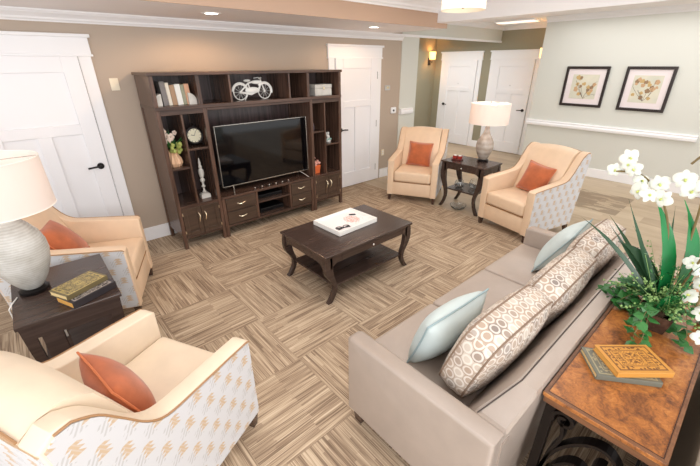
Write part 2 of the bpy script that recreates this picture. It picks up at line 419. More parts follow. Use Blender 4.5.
# doors : built in local coords (x along, y out of wall toward -y), then rotated
def craft_door(idx, loc, rz, w, panels, hinge, lever_side, header=0.09, peep=False, stop=0.0):
    t = bpy.data.objects.new('door_%d' % idx, None); COL.objects.link(t); t.location = loc; t.rotation_euler = (0, 0, rz); t['kind'] = 'structure'
    hw = w/2; hh = 2.06; dd = -0.012
    sl = MB(); f = dd-0.016     # recessed panel face, with stiles raised in front
    sl.box(-hw, hw, f, dd+0.002, 0.01, hh)
    def st(a, b, c, d): sl.box(a, b, f-0.018, f+0.002, c, d, 0.003, 1)
    tp0, tp1 = 1.44, 1.92
    st(-hw, -hw+0.145, 0.01, hh); st(hw-0.145, hw, 0.01, hh); st(-hw+0.145, hw-0.145, 1.92, hh); st(-hw+0.145, hw-0.145, 1.34, 1.44); st(-hw+0.145, hw-0.145, 0.01, 0.26)
    iw = w-0.29; k = panels
    for i in range(1, k):
        xx = -hw+0.145+iw*i/k; st(xx-0.055, xx+0.055, 0.26, 1.34)
    obj('door_leaf', sl, M['door'], t)
    c = MB(); c.box(-hw-0.115, -hw-0.006, -0.022, -0.001, 0, hh+0.004, 0.003); c.box(hw+0.006, hw+0.115, -0.022, -0.001, 0, hh+0.004, 0.003)
    obj('door_casing', c, M['white'], t)
    hd = MB(); a = hw+0.125
    hd.box(-a-0.012, a+0.012, -0.036, -0.001, hh, hh+0.02, 0.004); hd.box(-a, a, -0.026, -0.001, hh+0.02, hh+0.165); hd.box(-a-0.022, a+0.022, -0.05, -0.001, hh+0.165, hh+0.195, 0.006)
    obj('door_header', hd, M['white'], t)
    gp = MB(); gp.box(-hw-0.006, hw+0.006, -0.006, -0.001, 0.0, hh); obj('door_gap', gp, M['bronze'], t)
    lx = (hw-0.075)*lever_side; fy = f-0.018
    lv = MB(); lv.cyl((lx, fy-0.012, 1.0), (lx, fy, 1.0), 0.033, 16); lv.cyl((lx, fy-0.05, 1.0), (lx, fy-0.01, 1.0), 0.011)
    lv.tube([(lx, fy-0.045, 1.0), (lx-0.04*lever_side, fy-0.048, 1.002), (lx-0.12*lever_side, fy-0.045, 0.995)], 0.010, 8)
    obj('lever_handle', lv, M['bronze'], t, True)
    for hz in hinge:
        h = MB(); x_ = -hw*lever_side-0.0*lever_side; h.cyl((x_, -0.034, hz-0.055), (x_, -0.034, hz+0.055), 0.013); obj('hinge', h, M['bronze'], t)
    if peep:
        p = MB(); p.cyl((0, fy-0.004, 1.52), (0, fy, 1.52), 0.012); obj('peephole', p, M['grey_plate'], t)
    return t
craft_door(1, (-5.225, 0, 0), 0, 0.915, 2, [], 1)
craft_door(2, (-1.082, 0, 0), 0, 0.90, 2, [0.25, 1.03, 1.81], -1)
craft_door(3, (3.4, 0.965, 0), -PI/2, 0.93, 2, [], -1, peep=True)
craft_door(4, (3.4, -0.42, 0), -PI/2, 0.93, 2, [], 1, peep=True)

# wall fittings
t = thing('light_switch', 'cream light switch plate on the taupe wall between white door and media unit', 'switch', (-4.505, 0, 1.80))
obj('plate', MB().box(-0.04, 0.04, -0.008, -0.0005, -0.06, 0.06, 0.003), M['cream_plate'], t); obj('rocker', MB().box(-0.016, 0.016, -0.013, -0.007, -0.03, 0.03, 0.002), M['cream_plate'], t)
t = thing('thermostat', 'small grey thermostat on the taupe wall right of the far white door', 'thermostat', (-0.34, 0, 1.60))
obj('body', MB().box(-0.06, 0.06, -0.025, -0.0005, -0.04, 0.04, 0.005), M['grey_plate'], t); obj('display', MB().box(-0.035, 0.035, -0.028, -0.024, -0.015, 0.025), M['handle'], t)
t = thing('wall_alarm', 'white box with a small round dark lens on the taupe wall below the thermostat', 'alarm', (-0.16, 0, 1.21))
obj('body', MB().box(-0.075, 0.065, -0.035, -0.0005, -0.055, 0.055, 0.02, 4), M['white'], t, True); obj('lens', MB().cyl((-0.015, -0.042, 0), (-0.015, -0.034, 0), 0.018, 16), M['bronze'], t)
t = thing('wall_outlet', 'white electrical outlet low on the taupe wall behind the far armchair', 'outlet', (-0.455+0.06, 0, 0.47))
obj('plate', MB().box(-0.035, 0.035, -0.008, -0.0005, -0.057, 0.057, 0.003), M['cream_plate'], t)
for dz in (-0.022, 0.022): obj('socket', MB().box(-0.014, 0.014, -0.011, -0.007, dz-0.012, dz+0.012, 0.002), M['white'], t)

def sconce(loc, rz, label):
    t = thing('wall_sconce', label, 'wall lamp', loc, rz)
    obj('backplate', MB().box(-0.05, 0.05, -0.02, -0.001, -0.16, 0.02, 0.004), M['bronze'], t)
    obj('arm', MB().tube([(0, -0.02, -0.1), (0, -0.09, -0.1), (0, -0.1, -0.04)], 0.01), M['bronze'], t, True)
    obj('shade', MB().lathe([(0.075, -0.02), (0.085, 0.16), (0.081, 0.16), (0.071, -0.02)], 24, (0, -0.1, 0), False), M['sconce'], t, True)
    l = bpy.data.lights.new('sconce_bulb', 'POINT'); l.energy = 5; l.color = (1, 0.68, 0.32); l.shadow_soft_size = 0.03
    lo = bpy.data.objects.new('sconce_bulb', l); COL.objects.link(lo); lo.parent = t; lo.location = (0, -0.1, 0.06)
sconce((3.12, 1.76, 2.10), 0, 'lit amber wall sconce on the olive hall end wall')
sconce((2.93, -1.32, 2.10), PI, 'lit wall sconce peeking out behind the pale wall corner above the far door')

# recessed lights
for i, (x, y, lb) in enumerate(((-3.655, -0.72, 'recessed ceiling downlight in the soffit above the left of the media unit'), (-1.368, -0.68, 'recessed ceiling downlight in the soffit in front of the far white door'))):
    t = thing('ceiling_downlight', lb, 'ceiling light', (x, y, 2.44))
    obj('trim_ring', MB().lathe([(0.062, -0.001), (0.066, -0.006), (0.088, -0.006), (0.092, -0.0005)], 28, cap=False), M['white'], t, True)
    obj('lens', MB().lathe([(0.0005, -0.003), (0.064, -0.003), (0.064, -0.0005), (0.0005, -0.0005)], 28), M['bulb'], t)
    l = bpy.data.lights.new('downlight_spot', 'SPOT'); l.energy = 22-9*i; l.color = (1, 0.62, 0.34); l.spot_size = R(168); l.spot_blend = 0.35; l.shadow_soft_size = 0.05
    lo = bpy.data.objects.new('downlight_spot', l); COL.objects.link(lo); lo.parent = t; lo.location = (0, 0.0, -0.03)
t = thing('ceiling_fixture', 'flat lit ceiling fixture above the hall by the far doors', 'ceiling light', (2.62, -0.70, H))
obj('frame', MB().box(-0.16, 0.16, -0.40, 0.40, -0.03, -0.001, 0.004), M['white'], t); obj('diffuser', MB().box(-0.13, 0.13, -0.37, 0.37, -0.045, -0.028, 0.004), M['tube'], t)
t = thing('drum_pendant', 'round drum ceiling lamp with lit cream shade near the white beam', 'ceiling light', (-1.92, -2.42, 2.44))
obj('shade', MB().lathe([(0.20, 0.05), (0.20, 0.30), (0.196, 0.30), (0.196, 0.05)], 36, cap=False), M['drum'], t, True)
obj('lower_band', MB().lathe([(0.205, 0.0), (0.205, 0.05), (0.199, 0.05), (0.199, 0.0)], 36, cap=False), M['shade_in'], t, True)
obj('diffuser', MB().lathe([(0.001, 0.035), (0.12, 0.038), (0.195, 0.052), (0.195, 0.056), (0.001, 0.04)], 36), M['drum'], t, True)
obj('finial', MB().lathe([(0.001, 0.01), (0.012, 0.018), (0.016, 0.034), (0.001, 0.036)], 14), M['handle'], t, True)
obj('stem', MB().cyl((0, 0, 0.05), (0, 0, H-2.432), 0.012), M['handle'], t, True)
l = bpy.data.lights.new('pendant_bulb', 'POINT'); l.energy = 16; l.color = (1, 0.93, 0.86); l.shadow_soft_size = 0.06
lo = bpy.data.objects.new('pendant_bulb', l); COL.objects.link(lo); lo.parent = t; lo.location = (0.06, 0, 0.19)
obj('canopy', MB().lathe([(0.07, H-2.433), (0.065, H-2.46), (0.001, H-2.46)], 24), M['handle'], t, True)

# framed pictures on the right wall (x = 2.56, facing -x)
def picture(y0, y1, z0, z1, label, seed):
    cy, cz = (y0+y1)/2, (z0+z1)/2; w_, h_ = (y1-y0)/2, (z1-z0)/2
    t = thing('framed_picture', label, 'picture', (2.56, cy, cz), 0, 'botanical pictures on the pale wall')
    fr = MB()
    for a in (-1, 1):
        fr.box(-0.035, -0.003, a*w_-(0.045 if a > 0 else 0), a*w_+(0 if a > 0 else 0.045), -h_, h_, 0.006)
        fr.box(-0.034, -0.004, -w_+0.02, w_-0.02, a*h_-(0.045 if a > 0 else 0), a*h_+(0 if a > 0 else 0.045), 0.006)
    obj('frame', fr, plain('dark_picture_frame', S(42, 33, 31), 0.3), t)
    obj('mat_board', MB().box(-0.014, -0.006, -w_+0.03, w_-0.03, -h_+0.03, h_-0.03), plain('mat_board', S(232, 222, 222), 0.8), t)
    art = obj('print', MB().box(-0.017, -0.012, -w_+0.135, w_-0.135, -h_+0.135, h_-0.135), artwork(seed), t)
    rnd = random.Random(seed); A = w_-0.15; br = MB(); lv = {'petal_tan': MB(), 'petal_brown': MB(), 'petal_gold': MB()}
    x_ = -0.0185
    root = (rnd.uniform(-0.05, 0.05), -A)
    for k in range(6):
        a = PI/2 + (k-2.5)*0.33 + rnd.uniform(-0.1, 0.1); pts = []; px, pz = root; st = 0.05
        for q in range(rnd.randint(5, 8)):
            pts.append((x_, px, pz)); a += rnd.uniform(-0.25, 0.25); px += math.cos(a)*st; pz += math.sin(a)*st
            px = max(-A, min(A, px)); pz = max(-A, min(A, pz))
        br.tube(pts, 0.0022, 5)
    for k in range(17):
        cy_, cz_ = rnd.uniform(-A+0.03, A-0.03), rnd.uniform(-A+0.03, A-0.03); r = rnd.uniform(0.020, 0.038); mbk = lv[rnd.choice(list(lv))]
        for q in range(5):
            an = 2*PI*q/5+rnd.random(); mbk.ball((x_, cy_+math.cos(an)*r*0.55, cz_+math.sin(an)*r*0.55), r*0.55, (0.05, 1, 1), 8)
    obj('painted_branches', br, plain('painted_branch', S(110, 96, 84), 0.7), art)
    for nm, c in (('petal_tan', S(198, 162, 124)), ('petal_brown', S(150, 122, 92)), ('petal_gold', S(196, 166, 112))):
        obj('painted_flowers', lv[nm], plain(nm, c, 0.7), art)
picture(-2.56, -1.86, 1.25, 1.93, 'dark framed blossom branch picture nearest the hall corner on the pale wall', 3)
picture(-3.47, -2.80, 1.24, 1.93, 'dark framed blossom branch picture further right on the pale wall', 11)

# ------------------------------------------------------------------ wall unit (front y=-0.58, back y=-0.03)
YF, YB = -0.58, -0.035
def rect_frame(mb, x0, x1, z0, z1, y0, y1, s, bev=0.002):
    mb.box(x0, x0+s, y0, y1, z0, z1, bev, 1); mb.box(x1-s, x1, y0, y1, z0, z1, bev, 1)
    mb.box(x0+s, x1-s, y0+0.0005, y1, z0, z0+s, bev, 1); mb.box(x0+s, x1-s, y0+0.0005, y1, z1-s, z1, bev, 1); return mb
def pull(parent, x, z, y, vertical):
    L = 0.055; pts = []
    for i in range(9):
        a = -1+2*i/8; d = -0.03*(1-abs(a)**3)
        pts.append((x+(0.006*math.sin(a*PI)), y+d, z+a*L) if vertical else (x+a*L, y+d, z+(0.006*math.sin(a*PI))))
    obj('handle', MB().tube(pts, 0.0065, 8), M['handle'], parent, True)
def pier(x0, x1, label, shelves, xm):
    cx = (x0+x1)/2; t = thing('display_cabinet', label, 'cabinet', (cx, 0, 0)); a, b = x0-cx, x1-cx; m = xm-cx; st = 0.042
    L = [('post', (p, q, y0, y0+st)) for p, q in ((a, a+st), (b-st, b)) for y0 in (YF, YB-st)]
    for nm, (p, q, y0, y1) in L: obj(nm, MB().box(p, q, y0, y1, 0.0, 1.56, 0.003), M['espresso_v'], t)
    for p, q in ((a+0.008, a+0.026), (b-0.026, b-0.008)):
        obj('side_panel', MB().box(p, q, YF+st, YB-st, 0.14, 1.56), M['espresso_v'], t)
    obj('back_panel', MB().box(a+st, b-st, YB-0.02, YB-0.005, 0.12, 1.56), M['espresso_b'], t)
    obj('floor_panel', MB().box(a+0.02, b-0.02, YF+0.012, YB-0.03, 0.128, 0.15, 0.002), M['espresso'], t)
    obj('counter', MB().box(a+0.02, b-0.02, YF+0.004, YB-0.02, 0.49, 0.525, 0.003), M['espresso'], t)
    obj('top_rail', MB().box(a+st, b-st, YF+0.004, YF+0.03, 1.51, 1.56, 0.002), M['espresso'], t)
    obj('divider', MB().box(m-0.01, m+0.01, YF+0.006, YB-0.02, 0.525, 1.56, 0.002), M['espresso_v'], t)
    obj('front_rail', MB().box(a+st, b-st, YF+0.002, YF+0.03, 0.125, 0.152, 0.002), M['espresso'], t)
    for p, q, z in shelves: obj('shelf', MB().box(p-cx, q-cx, YF+0.02, YB-0.02, z-0.022, z, 0.002), M['espresso'], t)
    mid = (a+b)/2
    for p, q, hx in ((a+st+0.004, mid-0.002, mid-0.036), (mid+0.002, b-st-0.004, mid+0.036)):
        d = MB().box(p+0.03, q-0.03, YF+0.008, YF+0.02, 0.18, 0.46); rect_frame(d, p, q, 0.152, 0.488, YF+0.0, YF+0.02, 0.05)
        dd = obj('door', d, M['espresso_d'], t); pull(dd, hx, 0.36, YF, True)
        for hz in (0.21, 0.43):
            obj('hinge', MB().box((p if hx < mid+0.001 and p < mid-0.05 else q)-0.004, (p if p < mid-0.05 else q)+0.004, YF-0.005, YF+0.001, hz-0.018, hz+0.018), M['handle'], dd)
    return t
pier(-4.32, -3.802, 'left dark wood display cabinet of the wall unit holding the clock and flower vase', [(-4.30, -4.08, 0.955), (-4.08, -3.82, 1.145)], -4.075)
pier(-2.43, -1.89, 'right dark wood display cabinet of the wall unit holding the orange pot', [(-2.41, -2.18, 1.14), (-2.18, -1.91, 0.945)], -2.18)
# tv console
cx = (-3.80-2.432)/2; t = thing('tv_console', 'dark wood low television console with four drawers between the display cabinets', 'cabinet', (cx, 0, 0)); a, b = -3.798-cx, -2.434-cx
for p, q in ((a, a+0.042), (b-0.042, b)):
    for y0 in (YF, YB-0.042): obj('post', MB().box(p, q, y0, y0+0.042, 0, 0.495, 0.003), M['espresso_v'], t)
    obj('side_panel', MB().box(p+0.008, q-0.008, YF+0.042, YB-0.042, 0.12, 0.495), M['espresso_v'], t)
obj('top', MB().box(a, b, YF-0.006, YB, 0.495, 0.525, 0.004), M['espresso'], t)
obj('back_panel', MB().box(a+0.04, b-0.04, YB-0.02, YB-0.004, 0.12, 0.495), M['espresso_b'], t)
obj('tall_back_panel', MB().box(a+0.002, b-0.002, YB-0.02, YB-0.004, 0.526, 1.559), M['espresso_b'], t)
obj('floor_panel', MB().box(a+0.02, b-0.02, YF+0.004, YB-0.02, 0.12, 0.15, 0.002), M['espresso'], t)
x1, x2 = -3.335-cx, -2.825-cx
for xx in (x1, x2): obj('divider', MB().box(xx-0.014, xx+0.014, YF+0.002, YB-0.02, 0.15, 0.495, 0.002), M['espresso_v'], t)
obj('shelf', MB().box(x1+0.014, x2-0.014, YF+0.01, YB-0.02, 0.335, 0.355, 0.002), M['espresso'], t)
for p, q in ((a+0.046, x1-0.018), (x2+0.018, b-0.046)):
    for z0, z1 in ((0.158, 0.320), (0.328, 0.488)):
        d = obj('drawer', MB().box(p, q, YF-0.002, YF+0.3, z0, z1, 0.004), M['espresso_d'], t); pull(d, (p+q)/2, (z0+z1)/2+0.005, YF-0.002, False)
# hutch bridge
cx = (-4.32-1.89)/2; t = thing('hutch_shelf', 'long dark wood top shelf row of the wall unit with five open cubbies', 'shelf unit', (cx, 0, 1.56)); a, b = -4.32-cx, -1.89-cx
obj('bottom_board', MB().box(a, b, YF-0.006, YB, 0.0, 0.036, 0.003), M['espresso'], t)
obj('top_board', MB().box(a-0.012, b+0.012, YF-0.014, YB+0.005, 0.325, 0.355, 0.004), M['espresso'], t)
obj('back_panel', MB().box(a+0.02, b-0.02, YB-0.02, YB-0.004, 0.036, 0.325), M['espresso_b'], t)
for xx, s_ in ((-4.30, 0.04), (-3.85, 0.036), (-3.50, 0.022), (-2.725, 0.022), (-2.44, 0.036), (-1.91, 0.04)):
    obj('upright', MB().box(xx-cx-s_/2, xx-cx+s_/2, YF+0.0, YB-0.02, 0.036, 0.325, 0.002), M['espresso_v'], t)
obj('valance', MB().box(-3.80-cx, -2.432-cx, YF+0.002, YF+0.03, -0.028, -0.0005, 0.003), M['espresso'], t)

# television
t = thing('television', 'large flat black television with thin silver edge standing on the console', 'television', (-3.065, -0.44, 0.525))
obj('screen', MB().box(-0.64, 0.64, -0.014, 0.012, 0.085, 0.80, 0.003), M['screen'], t)
obj('bezel', rect_frame(MB(), -0.648, 0.648, 0.075, 0.815, -0.019, 0.016, 0.009), M['silver'], t)
obj('rear_housing', MB().box(-0.45, 0.45, 0.0165, 0.05, 0.13, 0.55, 0.012), M['black'], t)
for sx in (-1, 1):
    obj('foot', MB().tube([(sx*0.56, -0.14, 0.009), (sx*0.50, 0.0, 0.08), (sx*0.56, 0.14, 0.009)], 0.008, 8), M['silver'], t, True)
# boxes beneath the TV
for nm, x, z, w_, h_, lb in (('cable_box', -3.07, 0.15, 0.36, 0.055, 'black media box on the lower open shelf of the television console'), ('disc_player', -3.10, 0.355, 0.40, 0.045, 'black disc player on the upper open shelf of the television console')):
    t = thing(nm, lb, 'electronics', (x, -0.34, z)); obj('case', MB().box(-w_/2, w_/2, -0.13, 0.13, 0.0, h_, 0.004), M['black'], t)
    obj('front_panel', MB().box(-w_/2+0.01, w_/2-0.01, -0.134, -0.129, 0.01, h_-0.01), M['screen'], t)
t = thing('decorative_garland', 'dark beaded ornament lying on the console in front of the television', 'ornament', (-3.06, -0.52, 0.525))
for i in range(16):
    obj('bead', MB().ball((-0.26+i*0.034, 0.012*math.sin(i*1.9), 0.011), 0.0105), M['iron'] if i % 3 else M['silver'], t, True)

# ------------------------------------------------------------------ things on the wall unit
SH = 1.596
cols = [('dark_grey', S(130, 124, 122)), ('cream', S(226, 216, 200)), ('tan', S(170, 138, 110)), ('white', S(232, 230, 224)), ('sage', S(150, 150, 128)), ('salmon', S(208, 160, 130))]
xx = -4.195; wd = [0.05, 0.034, 0.048, 0.056, 0.034, 0.05]; hh_ = [0.235, 0.222, 0.20, 0.206, 0.20, 0.206]
lbs = ['dark grey book, tallest and leftmost between the bookends', 'pale cream book second from left between the bookends', 'tan book third from left between the bookends', 'thick white book in the middle right between the bookends', 'grey green book second from right between the bookends', 'salmon pink book rightmost between the bookends']
for i in range(6):
    w_ = wd[i]; t = thing('book', lbs[i], 'book', (xx+w_/2, -0.41, SH), 0, 'books on the top left shelf', rot=(0, R(-3), 0)); h_ = hh_[i]
    c = MB(); c.box(-w_/2, -w_/2+0.003, -0.07, 0.07, 0.002, h_); c.box(w_/2-0.003, w_/2, -0.07, 0.07, 0.002, h_); c.box(-w_/2, w_/2, -0.073, -0.068, 0.002, h_, 0.002)
    obj('cover', c, plain('book_cloth_'+cols[i][0], cols[i][1], 0.7), t); obj('page_block', MB().box(-w_/2+0.003, w_/2-0.003, -0.068, 0.066, 0.006, h_-0.006), M['page'], t)
    xx += w_+0.003
for x_, sx, lb in ((-4.255, 1, 'white arched stone bookend left of the books'), (-3.905, -1, 'white arched stone bookend right of the books')):
    pts = [(-0.035*sx, 0)]+[(-0.035*sx+0.07*sx*(1-math.cos(k*PI/2/8)) if False else 0.035*sx-0.07*sx*math.cos(k*PI/16), 0.115*math.sin(k*PI/16)) for k in range(9)]+[(0.035*sx, 0)]
    pts = [(-0.045*sx, 0)]+[(0.04*sx-0.085*sx*math.cos(k*PI/16), 0.02+0.10*math.sin(k*PI/16)) for k in range(9)]+[(0.04*sx, 0)]
    tag(obj('bookend', MB().prism(pts, -0.06, 0.06, 'y', 0.004), M['white_wash'], None, True, (x_, -0.45, SH)), lb, 'bookend', 'bookends on the top left shelf')
# motorbike sculpture
t = thing('bicycle_sculpture', 'white metal vintage bicycle sculpture in the top middle cubby', 'sculpture', (-3.15, -0.42, SH))
def wheel(x): 
    w_ = obj('wheel', MB().tube([(x+0.085*math.cos(k*PI/12), 0, 0.09+0.085*math.sin(k*PI/12)) for k in range(24)], 0.006, 6, True), M['white_cer'], t, True)
    s_ = MB()
    for k in range(10): s_.cyl((x, 0, 0.09), (x+0.083*math.cos(k*PI/5), 0, 0.09+0.083*math.sin(k*PI/5)), 0.0018, 5)
    s_.ball((x, 0, 0.09), 0.012); obj('spokes', s_, M['white_cer'], w_)
wheel(-0.16); wheel(0.16)
obj('fender', MB().tube([(-0.16+0.10*math.cos(a), 0, 0.09+0.10*math.sin(a)) for a in [R(20+14*k) for k in range(12)]], 0.011, 8), M['white_cer'], t, True)
obj('fender', MB().tube([(0.16+0.10*math.cos(a), 0, 0.09+0.10*math.sin(a)) for a in [R(-15+14*k) for k in range(12)]], 0.011, 8), M['white_cer'], t, True)
fm = MB(); fm.tube([(-0.16, 0, 0.09), (-0.02, 0, 0.06), (0.08, 0, 0.10), (0.12, 0, 0.19)], 0.012, 8); fm.tube([(-0.16, 0, 0.09), (-0.05, 0, 0.185), (0.03, 0, 0.205), (0.12, 0, 0.20)], 0.010, 8); fm.tube([(-0.05, 0, 0.185), (-0.02, 0, 0.06)], 0.008, 8); fm.tube([(0.16, 0, 0.09), (0.115, 0, 0.22)], 0.009, 8)
obj('frame', fm, M['white_cer'], t, True)
obj('tank', MB().ball((-0.0, 0, 0.105), 0.075, (1.3, 0.28, 0.5)).ball((0.06, 0, 0.195), 0.055, (1.3, 0.3, 0.42)), M['white_cer'], t, True)
obj('saddle', MB().ball((-0.06, 0, 0.215), 0.035, (1.3, 0.6, 0.4)), M['white_cer'], t, True)
obj('handlebar', MB().tube([(0.06, -0.06, 0.235), (0.11, -0.03, 0.245), (0.115, 0, 0.225), (0.11, 0.03, 0.245), (0.06, 0.06, 0.235)], 0.006, 6), M['white_cer'], t, True)
obj('kickstand', MB().cyl((-0.12, -0.02, 0.002), (-0.06, 0, 0.07), 0.005), M['white_cer'], t)
# white keepsake box
t = thing('keepsake_box', 'white wooden box with a small clasp in the top right cubby', 'box', (-2.14, -0.42, SH))
obj('body', MB().box(-0.14, 0.14, -0.09, 0.09, 0.0, 0.09, 0.004), M['white_wash'], t); obj('lid', MB().box(-0.144, 0.144, -0.094, 0.094, 0.092, 0.14, 0.006), M['white_wash'], t); obj('clasp', MB().box(-0.014, 0.014, -0.102, -0.0945, 0.075, 0.11, 0.003), M['handle'], t)
# flower vase, left column
t = thing('flower_vase', 'peach ribbed shell vase of pink and lime flowers on the left cabinet shelf', 'vase', (-4.195, -0.41, 0.955)); t.scale = (1.1, 1.1, 1.2)
rg = []
for z, r in ((0.0, 0.058), (0.03, 0.078), (0.07, 0.072), (0.11, 0.045), (0.135, 0.05), (0.15, 0.06)): rg.append([((r*(1+0.07*math.cos(12*k*PI/24)))*math.cos(k*PI/24), (r*(1+0.07*math.cos(12*k*PI/24)))*math.sin(k*PI/24), z) for k in range(48)])
obj('vessel', MB().loft(rg), M['terracotta'], t, True)
rnd = random.Random(4); lf = MB(); lm = MB(); pk = MB()
for k in range(34):
    a = rnd.uniform(0, 2*PI); L = rnd.uniform(0.10, 0.22); tl = rnd.uniform(0.1, 0.9); d = Vector((math.cos(a)*math.sin(tl), math.sin(a)*math.sin(tl)*0.7, math.cos(tl)))
    p0 = Vector((0, 0, 0.14)); lf.ribbon([p0, p0+d*L*0.5, p0+d*L+Vector((0, 0, -0.02))], [0.004, 0.016, 0.001], (-d.y, d.x, 0.1))
for k in range(26): lm.ball((rnd.uniform(-0.02, 0.075), rnd.uniform(-0.09, 0.0), rnd.uniform(0.13, 0.21)), rnd.uniform(0.014, 0.022), seg=8)
for (x, y, z, r) in ((-0.055, -0.03, 0.32, 0.024), (-0.03, -0.03, 0.28, 0.02), (-0.06, -0.05, 0.25, 0.016), (0.0, -0.05, 0.27, 0.028), (-0.03, -0.05, 0.235, 0.02), (0.05, -0.02, 0.30, 0.018)):
    for q in range(5): pk.ball((x+math.cos(q*1.257)*r*0.7, y, z+math.sin(q*1.257)*r*0.7), r*0.6, (1, 0.5, 1), 8)
    lf.cyl((0, 0, 0.14), (x, y, z), 0.002, 5)
obj('foliage', lf, M['green'], t); obj('hydrangea', lm, M['lime'], t, True); obj('blossoms', pk, M['pinkish'], t, True)
# clock
t = thing('table_clock', 'round pocket watch style table clock on the left cabinet shelf', 'clock', (-3.93, -0.42, 1.145))
obj('case', MB().tube([(0.088*math.cos(k*PI/18), 0, 0.115+0.088*math.sin(k*PI/18)) for k in range(36)], 0.013, 10, True), M['bronze'], t, True)
fc = obj('dial', MB().cyl((0, 0.012, 0.115), (0, -0.004, 0.115), 0.084, 36), plain('dial_cream', S(232, 226, 200), 0.5), t)
nm = MB()
for k in range(12):
    a = k*PI/6; nm.cyl((0.062*math.cos(a), -0.0055, 0.115+0.062*math.sin(a)), (0.074*math.cos(a), -0.0055, 0.115+0.074*math.sin(a)), 0.0028, 5)
obj('numeral_ticks', nm, M['iron'], fc)
hd = MB(); hd.cyl((0, -0.007, 0.115), (-0.038, -0.007, 0.125), 0.003, 5); hd.cyl((0, -0.007, 0.115), (0.02, -0.007, 0.165), 0.002, 5); obj('hands', hd, M['iron'], fc)
obj('crown_ring', MB().tube([(0.022*math.cos(k*PI/8), 0, 0.235+0.022*math.sin(k*PI/8)) for k in range(16)], 0.0045, 6, True).cyl((0, 0, 0.20), (0, 0, 0.218), 0.012), M['bronze'], t, True)
for sx in (-1, 1): obj('foot', MB().tube([(sx*0.055, 0, 0.045), (sx*0.075, -0.02, 0.02), (sx*0.07, -0.035, 0.007)], 0.006, 6), M['bronze'], t, True)
# finial sculpture
t = thing('finial_sculpture', 'tall whitewashed stacked spindle sculpture on a square block below the clock', 'sculpture', (-3.93, -0.42, 0.525))
obj('base', MB().box(-0.055, 0.055, -0.04, 0.04, 0.0, 0.045, 0.004).box(-0.042, 0.042, -0.03, 0.03, 0.045, 0.058, 0.003), M['white_wash'], t)
obj('spindle', MB().lathe([(0.01, 0.058), (0.024, 0.075), (0.012, 0.09), (0.010, 0.12), (0.026, 0.14), (0.012, 0.16), (0.014, 0.19), (0.028, 0.205), (0.028, 0.225), (0.014, 0.24), (0.024, 0.26), (0.032, 0.30), (0.030, 0.34), (0.016, 0.355), (0.022, 0.375), (0.012, 0.40), (0.016, 0.42), (0.004, 0.475), (0.001, 0.48)], 14), M['white_wash'], t, True)
# orange pot, figurine, small dark vase
t = thing('potted_flowers', 'small square orange pot of pink flowers in the right cabinet', 'pot', (-2.285, -0.44, 0.525))
obj('pot', MB().loft([[(sx*s_, sy*s_, z) for sx, sy in ((-1, -1), (1, -1), (1, 1), (-1, 1))] for s_, z in ((0.045, 0.0), (0.056, 0.12), (0.050, 0.12), (0.046, 0.10))]), M['orange_pot'], t)
bl = MB(); rnd = random.Random(9)
for k in range(26): bl.ball((rnd.uniform(-0.055, 0.06), rnd.uniform(-0.05, 0.04), rnd.uniform(0.12, 0.20)), rnd.uniform(0.012, 0.02), seg=8)
for k in range(5): bl.ball((rnd.uniform(-0.04, 0.0), 0, rnd.uniform(0.2, 0.26)), 0.013, seg=8)
obj('flowers', bl, plain('salmon_blossom', S(236, 176, 160), 0.6), t, True)
t = thing('figurine', 'small white and green seated figurine on the right cabinet shelf', 'figurine', (-2.03, -0.44, 0.945))
obj('body', MB().lathe([(0.035, 0.0), (0.04, 0.02), (0.022, 0.055), (0.026, 0.08), (0.012, 0.105), (0.001, 0.11)], 16).ball((0, 0, 0.125), 0.019).tube([(0.0, 0, 0.08), (-0.035, -0.01, 0.10), (-0.045, -0.01, 0.145)], 0.008, 8), M['white_cer'], t, True)
obj('leaf_wrap', MB().tube([(-0.035, -0.02, 0.03), (0.0, -0.035, 0.05), (0.035, -0.02, 0.04)], 0.012, 8), plain('jade_glaze', S(150, 190, 178), 0.3), t, True)
tag(obj('bud_vase', MB().lathe([(0.03, 0.0), (0.038, 0.03), (0.03, 0.08), (0.012, 0.12), (0.010, 0.16), (0.017, 0.175), (0.012, 0.175), (0.006, 0.15), (0.001, 0.10)], 20), plain('dark_glaze', S(88, 74, 78), 0.25), None, True, (-2.31, -0.44, 1.14)), 'small dark narrow necked vase on the upper left shelf of the right cabinet', 'vase')

# ------------------------------------------------------------------ tables with cabriole legs
def cab_leg(sx, sy, w, d, h, long_x):
    # S-curved in the plane of the long side: bulge, tuck in at the shelf, flare to the foot
    prof = [(1.0, -0.002, 0.070), (0.90, 0.006, 0.080), (0.78, 0.010, 0.086), (0.68, 0.004, 0.084), (0.59, -0.014, 0.074), (0.51, -0.040, 0.060), (0.43, -0.066, 0.048), (0.35, -0.082, 0.041), (0.26, -0.084, 0.037), (0.16, -0.068, 0.037), (0.07, -0.040, 0.039), (0.0, -0.012, 0.042)]
    rings = []; s2 = 0.042
    for f, o, s_ in prof:
        z = f*(h-0.024)
        if long_x: X = sx*(w/2+o); Y = sy*(d/2-0.004); rings.append([(X, Y, z), (X-sx*s_, Y, z), (X-sx*s_, Y-sy*s2, z), (X, Y-sy*s2, z)])
        else: X = sx*(w/2-0.004); Y = sy*(d/2+o); rings.append([(X, Y, z), (X-sx*s2, Y, z), (X-sx*s2, Y-sy*s_, z), (X, Y-sy*s_, z)])
    return MB().loft(rings)
